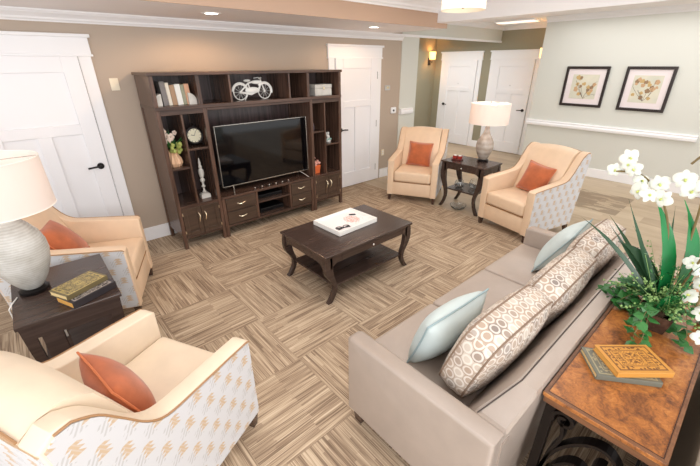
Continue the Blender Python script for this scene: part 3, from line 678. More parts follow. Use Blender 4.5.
def cab_table(name, label, cx, cy, w, d, h, shelf, knob_face, drawer):
    t = thing(name, label, 'table', (cx, cy, 0))
    obj('tabletop', MB().box(-w/2-0.012, w/2+0.012, -d/2-0.012, d/2+0.012, h-0.022, h, 0.005), M['table_dark'], t)
    ah = 0.075 if name == 'coffee_table' else 0.085
    ap = MB(); z1 = h-0.022; z0 = z1-ah
    def apron(x0, x1, y0, y1, axis):   # scalloped lower edge curving into the legs
        L = (x1-x0) if axis == 'x' else (y1-y0); base_ = x0 if axis == 'x' else y0
        pts = [(base_, z1), (base_, z0-0.06)]
        for k in range(9):
            f = k/8; pts.append((base_+f*0.09, z0-0.06*(1-f)**2))
        for k in range(9):
            f = k/8; pts.append((base_+L-0.09+f*0.09, z0-0.06*f**2))
        pts = pts[:1]+pts[2:]; pts.append((base_+L, z1))
        if axis == 'x': ap.prism(pts, y0, y1, 'y')
        else: ap.prism(pts, x0, x1, 'x')
    apron(-w/2+0.05, w/2-0.05, -d/2+0.004, -d/2+0.024, 'x'); apron(-w/2+0.05, w/2-0.05, d/2-0.024, d/2-0.004, 'x')
    apron(-w/2+0.004, -w/2+0.024, -d/2+0.05, d/2-0.05, 'y'); apron(w/2-0.024, w/2-0.004, -d/2+0.05, d/2-0.05, 'y')
    obj('apron', ap, M['table_dark'], t)
    for sx in (-1, 1):
        for sy in (-1, 1): obj('leg', cab_leg(sx, sy, w, d, h, w > d), M['table_dark'], t, True, angle=50)
    ex, ey = (0.10, 0.02) if w > d else (0.02, 0.10)
    obj('shelf', MB().box(-w/2+ex, w/2-ex, -d/2+ey, d/2-ey, shelf-0.02, shelf, 0.004), M['table_dark'], t)
    if knob_face == '-y':
        dr = obj('drawer', MB().box(-w*0.34, w*0.34, -d/2-0.002, -d/2+0.05, z0+0.006, z1-0.006, 0.002), M['table_dark'], t)
        obj('knob', MB().ball((0, -d/2-0.014, (z0+z1)/2), 0.012).cyl((0, -d/2-0.01, (z0+z1)/2), (0, -d/2, (z0+z1)/2), 0.005), M['silver'], dr, True)
    else:
        dr = obj('drawer', MB().box(-w/2-0.002, -w/2+0.05, -d*0.33, d*0.33, z0+0.006, z1-0.006, 0.002), M['table_dark'], t)
        obj('knob', MB().ball((-w/2-0.014, 0, (z0+z1)/2), 0.012).cyl((-w/2-0.01, 0, (z0+z1)/2), (-w/2, 0, (z0+z1)/2), 0.005), M['silver'], dr, True)
    return t
cab_table('coffee_table', 'dark wood coffee table with curved legs and low shelf in the room centre', -3.19, -2.20, 1.115, 0.705, 0.50, 0.165, '-y', True)
cab_table('end_table', 'dark wood end table with curved legs between the two far armchairs', -0.63, -1.99, 0.46, 0.68, 0.70, 0.30, '-x', True)

# tray on the coffee table
t = thing('serving_tray', 'white rectangular tray with printed flowers on the coffee table', 'tray', (-3.15, -2.115, 0.50), R(2))
tr = MB().box(-0.26, 0.26, -0.20, 0.20, 0.002, 0.012, 0.002)
obj('bottom', tr, M['white_cer'], t)
rm = MB(); rm.box(-0.26, 0.26, -0.20, -0.188, 0.002, 0.05, 0.003); rm.box(-0.26, 0.26, 0.188, 0.20, 0.002, 0.05, 0.003); rm.box(-0.26, -0.248, -0.19, 0.19, 0.002, 0.05, 0.003); rm.box(0.248, 0.26, -0.19, 0.19, 0.002, 0.05, 0.003)
obj('rim', rm, M['white_cer'], t)
obj('liner_print', MB().box(-0.247, 0.247, -0.187, 0.187, 0.0125, 0.022), M['print'], t)
t = thing('reading_glasses', 'black folded reading glasses lying on the white tray', 'glasses', (-3.27, -2.21, 0.524), R(-8))
for sx in (-1, 1): obj('lens_rim', MB().tube([(sx*0.042+0.034*math.cos(k*PI/8), 0.026*math.sin(k*PI/8), 0.002) for k in range(16)], 0.0035, 6, True), M['black'], t, True)
obj('temples', MB().cyl((-0.076, 0.0, 0.003), (0.07, -0.032, 0.004), 0.004).cyl((0.076, 0.0, 0.003), (-0.07, -0.042, 0.004), 0.004), M['black'], t)
t = thing('small_scissors', 'small dark clip lying on the far right corner of the tray', 'clip', (-2.98, -2.03, 0.523), R(-30))
obj('clip_body', MB().box(-0.035, 0.035, -0.012, 0.012, 0, 0.008, 0.003), M['black'], t)
t.name = 'paper_clip'

# items on the end table
t = thing('candle_holder', 'small dark red candle holder box on the end table', 'candle holder', (-0.70, -1.80, 0.70), R(10))
obj('tray_base', MB().box(-0.045, 0.045, -0.075, 0.075, 0.001, 0.018, 0.003), plain('dark_red_lacquer', S(92, 34, 32), 0.3), t)
for sy in (-1, 1):
    obj('votive_cup', MB().box(-0.028, 0.028, sy*0.036-0.028, sy*0.036+0.028, 0.019, 0.062, 0.004), plain('red_glass', S(150, 50, 44), 0.15), t)
    obj('candle', MB().lathe([(0.02, 0.0625), (0.02, 0.072), (0.001, 0.073)], 14, (0, sy*0.036, 0)), M['white_cer'], t, True)
for i, (x, y, r, lb) in enumerate(((-0.72, -1.90, 0.075, 'round clear glass bowl on the left of the end table lower shelf'), (-0.56, -2.06, 0.085, 'round clear glass bowl further right on the end table lower shelf'))):
    tag(obj('glass_bowl', MB().lathe([(0.03, 0.0), (r*0.8, 0.02), (r, r*0.8), (r*0.75, r*1.5), (r*0.7, r*1.5), (r*0.93, r*0.8), (r*0.72, 0.03), (0.02, 0.012)], 24), M['glass'], None, True, (x, y, 0.301)), lb, 'bowl', 'glass bowls on the lower shelf')
tag(obj('glass_dish', MB().lathe([(0.05, 0.0), (0.10, 0.03), (0.12, 0.07), (0.115, 0.07), (0.09, 0.034), (0.04, 0.008)], 28), M['glass'], None, True, (-0.80, -1.97, 0.001)), 'clear glass dish on the floor under the end table', 'dish')

# lamps
def lamp(name, label, loc, prof, mat, neck, sh_z0, sh_z1, r0, r1, power, warm):
    t = thing(name, label, 'lamp', loc)
    obj('base', MB().lathe([(0.078, 0.001), (0.08, 0.006), (0.08, 0.022), (0.066, 0.03), (0.001, 0.031)], 28), M['bronze'], t, True)
    obj('vase_body', MB().lathe(prof, 36), mat, t, True)
    obj('neck', MB().cyl((0, 0, prof[-1][1]-0.002), (0, 0, neck), 0.012), M['silver'], t)
    hp = MB(); hp.tube([(0.0, 0.0, neck-0.01), (0.05, 0, neck+0.06), (0.045, 0, sh_z1-0.05), (0, 0, sh_z1+0.0)], 0.003, 6); hp.tube([(0, 0, neck-0.01), (-0.05, 0, neck+0.06), (-0.045, 0, sh_z1-0.05), (0, 0, sh_z1)], 0.003, 6)
    obj('harp', hp, M['silver'], t)
    sh = obj('lamp_shade', MB().lathe([(r0, sh_z0), (r1, sh_z1), (r1-0.004, sh_z1), (r0-0.004, sh_z0)], 44, cap=False).bm and MB().lathe([(r0, sh_z0), (r1, sh_z1), (r1-0.004, sh_z1), (r0-0.004, sh_z0), (r0, sh_z0)], 44, cap=False), M['shade'], t, True, angle=60)
    for rr_, zz_ in ((r0, sh_z0), (r1, sh_z1)): obj('shade_trim', MB().tube([(rr_*math.cos(k*PI/22), rr_*math.sin(k*PI/22), zz_) for k in range(44)], 0.003, 6, True), M['shade_in'], sh, True)
    sp = MB()
    for k in range(3): sp.cyl((0, 0, sh_z1-0.008), ((r1-0.003)*math.cos(k*2.094), (r1-0.003)*math.sin(k*2.094), sh_z1-0.008), 0.002, 5)
    obj('shade_spider', sp, M['silver'], sh)
    obj('finial', MB().lathe([(0.006, sh_z1), (0.011, sh_z1+0.015), (0.004, sh_z1+0.03), (0.001, sh_z1+0.032)], 12), M['silver'], t, True)
    obj('bulb', MB().ball((0, 0, (sh_z0+sh_z1)/2-0.03), 0.03).cyl((0, 0, neck-0.01), (0, 0, (sh_z0+sh_z1)/2-0.05), 0.014), M['white_cer'], t, True)
    if power:
        l = bpy.data.lights.new('lamp_bulb', 'POINT'); l.energy = power; l.color = warm; l.shadow_soft_size = 0.05
        lo = bpy.data.objects.new('lamp_bulb', l); COL.objects.link(lo); lo.parent = t; lo.location = (0, 0, (sh_z0+sh_z1)/2+0.03)
    return t
# translucent linen
nt = M['shade'].node_tree; tb = nt.nodes.new('ShaderNodeBsdfTranslucent'); tb.inputs[0].default_value = (*S(246, 236, 228), 1)
mx = nt.nodes.new('ShaderNodeMixShader'); mx.inputs[0].default_value = 0.35
nt.links.new(nt.nodes['Principled BSDF'].outputs[0], mx.inputs[1]); nt.links.new(tb.outputs[0], mx.inputs[2]); nt.links.new(mx.outputs[0], nt.nodes['Material Output'].inputs[0])
lamp('table_lamp', 'taupe teardrop ceramic lamp with drum shade on the far end table', (-0.48, -2.08, 0.70),
     [(0.055, 0.031), (0.066, 0.05), (0.092, 0.10), (0.116, 0.17), (0.122, 0.22), (0.112, 0.28), (0.082, 0.34), (0.050, 0.39), (0.034, 0.44), (0.027, 0.50), (0.027, 0.52), (0.001, 0.521)], M['vase_r'], 0.55, 0.53, 0.79, 0.262, 0.257, 4.5, (1, 0.84, 0.76))
lamp('table_lamp', 'pale ridged ceramic lamp with large white drum shade on the near left table', (-5.60, -1.86, 0.66),
     [(0.05, 0.031), (0.068, 0.05), (0.104, 0.11), (0.136, 0.19), (0.152, 0.27), (0.150, 0.33), (0.132, 0.39), (0.098, 0.445), (0.062, 0.49), (0.044, 0.515), (0.040, 0.54), (0.001, 0.541)], M['vase_l'], 0.55, 0.56, 0.85, 0.268, 0.262, 1.6, (1, 0.97, 0.95))

# left side table
t = thing('side_table', 'dark brown rectangular side table between the two left armchairs', 'table', (-5.455, -1.915, 0))
w_, d_, h_ = 0.53, 0.72, 0.66
obj('tabletop', MB().box(-w_/2, w_/2, -d_/2, d_/2, h_-0.024, h_, 0.004), M['table_dark'], t)
for sx in (-1, 1):
    for sy in (-1, 1):
        X, Y = sx*(w_/2-0.012), sy*(d_/2-0.012)
        obj('leg', MB().loft([[(X-sx*o, Y-sy*p, z) for o, p in ((q, q2), (q+s_, q2), (q+s_, q2+s_), (q, q2+s_))] for z, q, q2, s_ in ((h_-0.024, 0, 0, 0.06), (h_-0.20, 0.008, 0.008, 0.052), (0.0, 0.05, 0.03, 0.034))]), M['table_dark'], t)
ap = MB(); ap.box(-w_/2+0.06, w_/2-0.06, -d_/2+0.016, -d_/2+0.036, h_-0.115, h_-0.024); ap.box(-w_/2+0.06, w_/2-0.06, d_/2-0.036, d_/2-0.016, h_-0.115, h_-0.024); ap.box(-w_/2+0.016, -w_/2+0.036, -d_/2+0.06, d_/2-0.06, h_-0.115, h_-0.024); ap.box(w_/2-0.036, w_/2-0.016, -d_/2+0.06, d_/2-0.06, h_-0.115, h_-0.024)
obj('apron', ap, M['table_dark'], t)
obj('drop_panel', MB().box(-0.17, -0.07, -d_/2+0.016, -d_/2+0.04, 0.20, h_-0.115, 0.003), M['table_dark'], t)
obj('open_frame', rect_frame(MB(), -0.07, 0.20, 0.22, h_-0.115, -d_/2+0.018, -d_/2+0.036, 0.02), M['table_dark'], t)
obj('shelf', MB().box(-w_/2+0.05, w_/2-0.05, -d_/2+0.05, d_/2-0.05, 0.20, 0.22, 0.003), M['table_dark'], t)
obj('frame_bracket', MB().box(-0.066, -0.056, -d_/2+0.010, -d_/2+0.018, h_-0.17, h_-0.12), M['silver'], t)
tag(obj('lamp_cord', MB().tube([(-5.69, -1.90, 0.664), (-5.72, -1.98, 0.664), (-5.735, -2.0, 0.65), (-5.74, -1.98, 0.50)], 0.004, 6), M['white_cer'], None, True), 'thin white lamp cord dropping over the left edge of the side table', 'cord')

def book(name, label, loc, rz, w_, d_, h_, mat, page, group=None, spine=None):
    t = thing(name, label, 'book', loc, rz, group)
    obj('cover', MB().box(-w_/2, w_/2, -d_/2, d_/2, h_-0.004, h_, 0.0015).box(-w_/2, w_/2, -d_/2, d_/2, 0.0, 0.004, 0.0015), mat, t)
    obj('spine', MB().box(-w_/2, w_/2, -d_/2-0.002, -d_/2+0.003, 0.0, h_, 0.003), spine or mat, t)
    obj('page_block', MB().box(-w_/2+0.004, w_/2-0.005, -d_/2+0.003, d_/2-0.005, 0.0042, h_-0.0042), page, t)
    return t
M['bk_dark'] = ornate('black_gilt_cover', S(52, 46, 50), S(190, 180, 170), 0.25, 0.17)
M['bk_spine'] = ornate('banded_spine', S(44, 40, 44), S(200, 196, 190), 0.07, 0.03)
M['bk_olive'] = ornate('olive_gilt_cover', S(104, 92, 62), S(190, 168, 104), 0.25, 0.18)
M['bk_gold'] = ornate('gold_tooled_cover', S(196, 138, 62), S(96, 58, 34), 0.22, 0.16)
M['bk_grey'] = ornate('grey_green_cover', S(104, 104, 92), S(160, 150, 120), 0.24, 0.17)
book('book', 'black and silver banded antique book under the olive one on the side table', (-5.35, -2.15, 0.66), R(24), 0.27, 0.17, 0.045, M['bk_dark'], M['page_or'], spine=M['bk_spine'])
book('book', 'olive and gold antique book on top of the pair on the side table', (-5.375, -2.11, 0.7055), R(27), 0.26, 0.16, 0.034, M['bk_olive'], M['page'])
book('book', 'grey green antique book lying under the ornate one on the console table', (-3.705, -4.59, 0.77), R(-52), 0.25, 0.17, 0.026, M['bk_grey'], M['page'])
book('book', 'ornate golden orange antique book on top of the pair on the console table', (-3.665, -4.62, 0.797), R(-42), 0.235, 0.165, 0.028, M['bk_gold'], M['page_or'])

# ------------------------------------------------------------------ armchairs (front toward +x, front edge at x=0)
CW = 0.78
def smooth_poly(pts, n=4):
    out = []; L = len(pts)
    for i in range(L-1):
        p0 = pts[max(i-1, 0)]; p1 = pts[i]; p2 = pts[i+1]; p3 = pts[min(i+2, L-1)]
        for k in range(n):
            t = k/n; f = lambda a, b, c, d: 0.5*((2*b)+(-a+c)*t+(2*a-5*b+4*c-d)*t*t+(-a+3*b-3*c+d)*t**3)
            out.append((f(p0[0], p1[0], p2[0], p3[0]), f(p0[1], p1[1], p2[1], p3[1])))
    out.append(pts[-1]); return out
TOPC = smooth_poly([(-0.02, 0.650), (-0.20, 0.668), (-0.40, 0.685), (-0.54, 0.705), (-0.62, 0.765), (-0.685, 0.86), (-0.755, 0.96), (-0.825, 1.012)], 4)
def pillow_mb(w_, h_, t_, n=16, pinch=0.07):
    mb = MB(); bm = mb.bm; vs = {}
    def pos(i, j, s_):
        u = -1+2*i/n; v = -1+2*j/n; k = ((1-abs(u)**2.6)*(1-abs(v)**2.6)); k = max(k, 0)**0.55
        x = w_/2*u*(1-pinch*(1-v*v)); z = h_/2*v*(1-pinch*(1-u*u))
        return (x, s_*t_/2*k, z+h_/2)
    for s_ in (-1, 1):
        for i in range(n+1):
            for j in range(n+1):
                edge = i in (0, n) or j in (0, n); key = (i, j, 0 if edge else s_)
                if key not in vs: vs[key] = bm.verts.new(pos(i, j, s_))
    for s_ in (-1, 1):
        for i in range(n):
            for j in range(n):
                q = [vs[(a, b, 0 if (a in (0, n) or b in (0, n)) else s_)] for a, b in ((i, j), (i+1, j), (i+1, j+1), (i, j+1))]
                try: bm.faces.new(q if s_ < 0 else q[::-1])
                except ValueError: pass
    bmesh.ops.recalc_face_normals(bm, faces=bm.faces); return mb
def pillow_edge(w_, h_, pinch=0.07, n=16):
    P = lambda u, v: (w_/2*u*(1-pinch*(1-v*v)), 0, h_/2*v*(1-pinch*(1-u*u))+h_/2)
    pts = [P(-1+2*k/n, -1) for k in range(n)]+[P(1, -1+2*k/n) for k in range(n)]+[P(1-2*k/n, 1) for k in range(n)]+[P(-1, 1-2*k/n) for k in range(n)]
    return pts
def box_pillow(t, w_, h_, t_, mat, pmat, g=0.62, n=16):
    def outline(k, s_=1.0):
        a = 2*PI*k/64; c_, q = math.cos(a), math.sin(a); e = 0.42
        return w_/2*math.copysign(abs(c_)**e, c_)*s_, h_/2*math.copysign(abs(q)**e, q)*s_
    rings = []
    for f, d in ((0.02, -0.5), (0.3, -0.49), (0.55, -0.455), (0.75, -0.40), (0.90, -0.33), (0.975, -0.5*g+0.02), (1.0, -0.5*g+0.08), (1.025, 0.0), (1.0, 0.5*g-0.08), (0.975, 0.5*g-0.02), (0.90, 0.33), (0.75, 0.40), (0.55, 0.455), (0.3, 0.49), (0.02, 0.5)):
        rings.append([(outline(k, f)[0], d*t_, outline(k, f)[1]+h_/2) for k in range(64)])
    obj('cover', MB().loft(rings), mat, t, True, angle=180)
    for d in (-0.5*g+0.04, 0.5*g-0.04):
        obj('piping', MB().tube([(outline(k, 0.992)[0], d*t_, outline(k, 0.992)[1]+h_/2) for k in range(64)], 0.0045, 6, True), pmat, t, True)
def cushion(name, label, cat, w_, h_, t_, mat, pmat, loc, rot, group=None):
    t = thing(name, label, cat, loc, 0, group, rot=rot)
    obj('cover', pillow_mb(w_, h_, t_), mat, t, True, angle=180)
    obj('piping', MB().tube(pillow_edge(w_, h_), 0.005, 6, True), pmat, t, True)
    return t
def armchair(label, group=None, mat=None):
    t = thing('armchair', label, 'armchair', (0, 0, 0), 0, group); aw = 0.10; h = CW/2; mt = mat
    poly = [(0.0, 0.10), (0.0, 0.635)]+TOPC+[(-0.875, 1.017), (-0.925, 0.985), (-0.835, 0.10)]
    for s_ in (-1, 1):
        y0, y1 = (h-aw, h-0.006) if s_ > 0 else (-h+0.006, -h+aw)
        a = obj('arm', MB().prism(poly, y0, y1, 'y', 0.010, 3), mt, t, True)
        inner = [(-0.012, 0.112), (-0.012, 0.632)]+[(x, z-0.012) for x, z in TOPC]+[(-0.87, 1.002), (-0.91, 0.975), (-0.823, 0.112)]
        yo = (h-0.006, h) if s_ > 0 else (-h, -h+0.006)
        obj('side_panel', MB().prism(inner, yo[0], yo[1], 'y', 0.0), M['motif'], a)
        obj('piping', MB().tube([(x, s_*(h-0.002), z-0.004) for x, z in [(-0.004, 0.64)]+TOPC+[(-0.875, 1.013)]], 0.0042, 6), M['cream_seam'], a, True)
    hi = h-aw
    obj('seat_deck', MB().box(-0.77, -0.008, -hi-0.004, hi+0.004, 0.10, 0.305, 0.012), mt, t, True)
    obj('seat_cushion', MB().box(-0.66, 0.004, -hi+0.004, hi-0.004, 0.312, 0.475, 0.035, 4), mt, t, True, angle=60)
    obj('seat_seam', MB().box(-0.6, -0.0045, -hi+0.002, hi-0.002, 0.3045, 0.3125), M['cream_seam'], t)
    # back: slanted cushion with crowned top
    rings = []
    for k in range(9):
        y = -hi+0.004+(2*hi-0.008)*k/8; c = 0.030*(1-((k-4)/4)**2); bulge = 0.018*(1-((k-4)/4)**4)
        rings.append([(-0.50+bulge, y, 0.45), (-0.565+bulge, y, 0.64), (-0.64+bulge, y, 0.82), (-0.70+bulge*0.5, y, 0.955+c), (-0.745, y, 0.99+c), (-0.80, y, 1.012+c), (-0.86, y, 1.01+c), (-0.922, y, 0.985+c), (-0.872, y, 0.45)])
    obj('backrest', MB().loft(rings), mt, t, True, angle=60)
    rings = [[(-0.928, y, 0.975), (-0.838, y, 0.10), (-0.828, y, 0.10), (-0.918, y, 0.975)] for y in (-h+0.01, h-0.01)]
    obj('back_panel', MB().loft(rings), M['motif'], t)
    obj('top_piping', MB().tube([(-0.924, -hi+2*hi*k/8, 0.990+0.030*(1-((k-4)/4)**2)) for k in range(9)], 0.005, 6), M['cream_seam'], t, True)
    for x, q in ((-0.035, 0.0), (-0.79, -0.03)):
        for s_ in (-1, 1):
            Y = s_*(h-0.04)
            obj('leg', MB().loft([[(x+q*0.0+a*0.026, Y+b*0.026, 0.10) for a, b in ((-1, -1), (1, -1), (1, 1), (-1, 1))], [(x+q+a*0.017, Y+b*0.017, 0.0) for a, b in ((-1, -1), (1, -1), (1, 1), (-1, 1))]]), M['espresso'], t)
    return t
ch = armchair('cream armchair nearest the camera at lower left with white zigzag side', 'cream armchairs', M['cream'])
ch.location = (-4.951, -2.857, 0); ch.rotation_euler = (0, 0, R(27.0))
# chairs in the peach leather
c1 = armchair('tan armchair by the far white door, left of the end table', 'tan armchairs', M['peach']); c1.location = (-1.10, -1.30, 0); c1.rotation_euler = (0, 0, R(207.5))
c2 = dup(c1, (-1.13, -2.80, 0), (0, 0, R(166.5)), 'tan armchair right of the end table, behind the sofa end')
c3 = dup(c1, (-4.885, -1.235, 0), (0, 0, R(-22.0)), 'tan armchair by the left white door beyond the lamp table')
def on_chair(loc, ang, x, y, z, tilt, spin, label, w_=0.40, twist=0.0):
    a = R(ang); X = loc[0]+x*math.cos(a)-y*math.sin(a); Y = loc[1]+x*math.sin(a)+y*math.cos(a)
    # pillow local: width X, thickness Y, height Z -> face toward chair front (+x)
    m = Matrix.Rotation(a+R(twist), 4, 'Z') @ Matrix.Rotation(R(-tilt), 4, 'Y') @ Matrix.Rotation(R(90), 4, 'Z')
    if spin: m = m @ Matrix.Translation((0, 0, w_/2)) @ Matrix.Rotation(R(spin), 4, 'Y') @ Matrix.Translation((0, 0, -w_/2))
    e = m.to_euler(); p = m.to_translation()
    return cushion('throw_pillow', label, 'pillow', w_, w_, 0.17, M['rust'], M['rust_pipe'], (X+p.x, Y+p.y, z+p.z), e, 'rust throw pillows')
on_chair((-4.951, -2.857), 27, -0.435, -0.06, 0.478, 20, 0, 'rust orange pillow on the nearest cream armchair at lower left', 0.36, -16)
on_chair((-1.10, -1.30), 207.5, -0.45, 0.0, 0.475, 20, 3, 'rust orange pillow on the far armchair by the white door', 0.38)
on_chair((-1.13, -2.80), 166.5, -0.44, 0.0, 0.475, 22, 6, 'rust orange pillow on the armchair right of the end table', 0.38)
on_chair((-4.885, -1.235), -22, -0.40, -0.02, 0.475, 35, 0, 'rust orange pillow on the armchair by the left white door', 0.40, 6)

# ------------------------------------------------------------------ sofa
X0, X1 = -4.365, -2.13; cx = (X0+X1)/2
t = thing('sofa', 'long taupe leather three seat sofa with low sloped arms', 'sofa', (cx, 0, 0)); a, b = X0-cx, X1-cx; aw = 0.10; YS, YE = -3.53, -4.385
prof = [(YS, 0.10), (YS, 0.63), (YS-0.03, 0.65), (YE+0.0, 0.655), (YE, 0.10)]
for p, q in ((a, a+aw), (b-aw, b)):
    obj('arm', MB().prism(prof, p, q, 'x', 0.022, 4), M['taupe'], t, True, angle=50)
obj('seat_deck', MB().box(a+aw-0.004, b-aw+0.004, YE+0.02, YS-0.012, 0.10, 0.33, 0.01), M['taupe'], t, True)
sw = (b-a-2*aw)/3
for k in range(3):
    x0 = a+aw+sw*k; obj('seat_cushion', MB().box(x0+0.003, x0+sw-0.003, -4.16, YS+0.005, 0.335, 0.50, 0.03, 4), M['taupe'], t, True, angle=60)
# back with chamfered ends
def ring(x, top):
    if top: return [(x, -4.10, 0.34), (x, -4.16, 0.50), (x, -4.30, 0.76), (x, -4.34, 0.805), (x, -4.365, 0.81), (x, -4.415, 0.80), (x, -4.42, 0.775), (x, -4.39, 0.34)]
    return [(x, -4.10, 0.34), (x, -4.15, 0.48), (x, -4.21, 0.60), (x, -4.245, 0.64), (x, -4.27, 0.648), (x, -4.375, 0.645), (x, -4.385, 0.62), (x, -4.37, 0.34)]
xs = [(a+aw-0.03, False), (a+aw+0.015, False), (a+aw+0.135, True), (b-aw-0.135, True), (b-aw-0.015, False), (b-aw+0.03, False)]
obj('backrest', MB().loft([ring(x, tp) for x, tp in xs]), M['taupe'], t, True, angle=25)
obj('back_seam', MB().tube([(a+aw+0.0, -4.258, 0.648), (a+aw+0.015, -4.262, 0.650), (a+aw+0.135, -4.352, 0.810), (b-aw-0.135, -4.352, 0.810), (b-aw-0.015, -4.262, 0.650)], 0.003, 6), M['taupe_seam'], t)
obj('back_panel', MB().box(a+aw-0.02, b-aw+0.02, -4.39, -4.36, 0.10, 0.60), M['taupe'], t)
for x in (a+0.06, b-0.06):
    for y in (YS-0.06, YE+0.06):
        obj('foot', MB().loft([[(x+p*0.035, y+q*0.035, 0.10) for p, q in ((-1, -1), (1, -1), (1, 1), (-1, 1))], [(x+p*0.026, y+q*0.026, 0.0) for p, q in ((-1, -1), (1, -1), (1, 1), (-1, 1))]]), M['espresso'], t)
hl = ['honeycomb print back pillow at the near end of the sofa', 'honeycomb print back pillow in the middle of the sofa', 'honeycomb print back pillow at the far end of the sofa']
for k, (x, ln, sp_) in enumerate(((-3.855, 17, 3), (-3.19, 19, -2), (-2.51, 16, 2))):
    q = thing('back_pillow', hl[k], 'pillow', (x, -4.05, 0.505), 0, 'honeycomb print pillows', rot=(R(ln), R(sp_), 0))
    box_pillow(q, 0.68, 0.43, 0.25, M['honey'], M['honey_pipe'])
cushion('throw_pillow', 'pale blue pillow at the near end of the sofa', 'pillow', 0.46, 0.40, 0.19, M['blue'], M['blue_pipe'], (-3.92, -3.80, 0.50), (R(22), R(-5), R(-6)), 'pale blue pillows')
cushion('throw_pillow', 'pale blue pillow at the far end of the sofa', 'pillow', 0.52, 0.42, 0.18, M['blue'], M['blue_pipe'], (-2.44, -3.80, 0.50), (R(30), R(2), R(4)), 'pale blue pillows')

# ------------------------------------------------------------------ console table
X0, X1, Y0, Y1, ZT = -4.075, -2.55, -4.83, -4.424, 0.77; cx, cy = (X0+X1)/2, (Y0+Y1)/2
t = thing('console_table', 'burl wood console table with iron scroll base behind the sofa', 'table', (cx, cy, 0)); a, b, c, d = X0-cx, X1-cx, Y0-cy, Y1-cy
tt = obj('tabletop', MB().box(a, b, c, d, ZT-0.022, ZT, 0.004), M['burl'], t)
obj('table_edge', MB().box(a+0.006, b-0.006, c+0.006, d-0.006, ZT-0.055, ZT-0.022, 0.004), M['burl_edge'], t)
rim = MB()
for q, zt in ((0.0, 0.0015),): rect = [(a, c), (b, c), (b, d), (a, d)]
rim.box(a+0.001, a+0.013, c+0.001, d-0.001, ZT-0.001, ZT+0.002); rim.box(b-0.013, b-0.001, c+0.001, d-0.001, ZT-0.001, ZT+0.002)
rim.box(a+0.013, b-0.013, c+0.001, c+0.013, ZT-0.001, ZT+0.002); rim.box(a+0.013, b-0.013, d-0.013, d-0.001, ZT-0.001, ZT+0.002)
obj('border_band', rim, M['burl_edge'], tt)
ln = MB(); s_ = 0.017
for o in (s_,):
    ln.box(a+o-0.003, a+o, c+o-0.003, d-o+0.003, ZT-0.001, ZT+0.0025); ln.box(b-o, b-o+0.003, c+o-0.003, d-o+0.003, ZT-0.001, ZT+0.0025); ln.box(a+o, b-o, c+o-0.003, c+o, ZT-0.001, ZT+0.0025); ln.box(a+o, b-o, d-o, d-o+0.003, ZT-0.001, ZT+0.0025)
obj('inlay_line', ln, M['inlay'], tt)
for sx in (a+0.05, b-0.05):
    for sy in (c+0.035, d-0.035): obj('leg', MB().box(sx-0.02, sx+0.02, sy-0.02, sy+0.02, 0, ZT-0.056, 0.003), M['iron'], t)
obj('lower_rail', MB().box(a+0.05, b-0.05, c+0.028, c+0.042, 0.10, 0.13).box(a+0.043, a+0.057, c+0.05, d-0.05, 0.10, 0.13).box(b-0.057, b-0.043, c+0.05, d-0.05, 0.10, 0.13), M['iron'], t)
def spiral(c0, r0, a0, turns, n=26, sgn=1):
    return [(c0[0]+r0*(1-0.75*k/n)*math.cos(a0+sgn*turns*2*PI*k/n), c0[1]+r0*(1-0.75*k/n)*math.sin(a0+sgn*turns*2*PI*k/n)) for k in range(n+1)]
def flat_strip(mb, pts2, x, w_=0.024, th=0.007):     # strip bent in the y-z plane with its width along x
    L = len(pts2); rings = []
    for i, (y, z) in enumerate(pts2):
        y0, z0 = pts2[max(i-1, 0)]; y1, z1 = pts2[min(i+1, L-1)]; tx, tz = y1-y0, z1-z0; l = math.hypot(tx, tz) or 1; ny, nz = -tz/l*th, tx/l*th
        rings.append([(x-w_, y+ny, z+nz), (x+w_, y+ny, z+nz), (x+w_, y-ny, z-nz), (x-w_, y-ny, z-nz)])
    mb.loft(rings)
def scrolls(x):
    out = []
    yl, yr = d-0.06, c+0.06    # from sofa side to the open side
    # big arch with volutes
    arch = [(yl-0.0, 0.30)]+[(yl-0.005-0.22*math.sin(k*PI/20)**1.0, 0.34+0.30*math.sin(k*PI/22)) for k in range(1, 10)]
    e = arch[-1]; out.append(smooth_poly([(yl, 0.18), (yl-0.01, 0.36), (yl-0.05, 0.50), (yl-0.12, 0.60), (yl-0.19, 0.63), (yl-0.245, 0.58), (yl-0.25, 0.51), (yl-0.21, 0.47), (yl-0.175, 0.50), (yl-0.185, 0.54), (yl-0.21, 0.545)], 4))
    out.append(smooth_poly([(yl-0.0, 0.20), (yl-0.06, 0.40), (yl-0.12, 0.47), (yl-0.17, 0.44), (yl-0.20, 0.36), (yl-0.24, 0.20)], 4))
    out.append([(yl-0.04+p, 0.0+q) for p, q in spiral((0.005, 0.655), 0.045, -0.6, 1.4)])
    out.append(smooth_poly([(yl-0.005, 0.30), (yl-0.02, 0.45), (yl-0.045, 0.56), (yl-0.03, 0.64)], 4))
    out.append([(p, q) for p, q in spiral((yl-0.09, 0.30), 0.065, 0.3, 1.5)])
    out.append([(p, q) for p, q in spiral((yl-0.20, 0.26), 0.055, 2.2, 1.4, sgn=-1)])
    mb = MB()
    for o in out: flat_strip(mb, o, x)
    return mb
obj('scrollwork', scrolls(a+0.05), M['iron'], t); obj('scrollwork', scrolls(b-0.05), M['iron'], t)

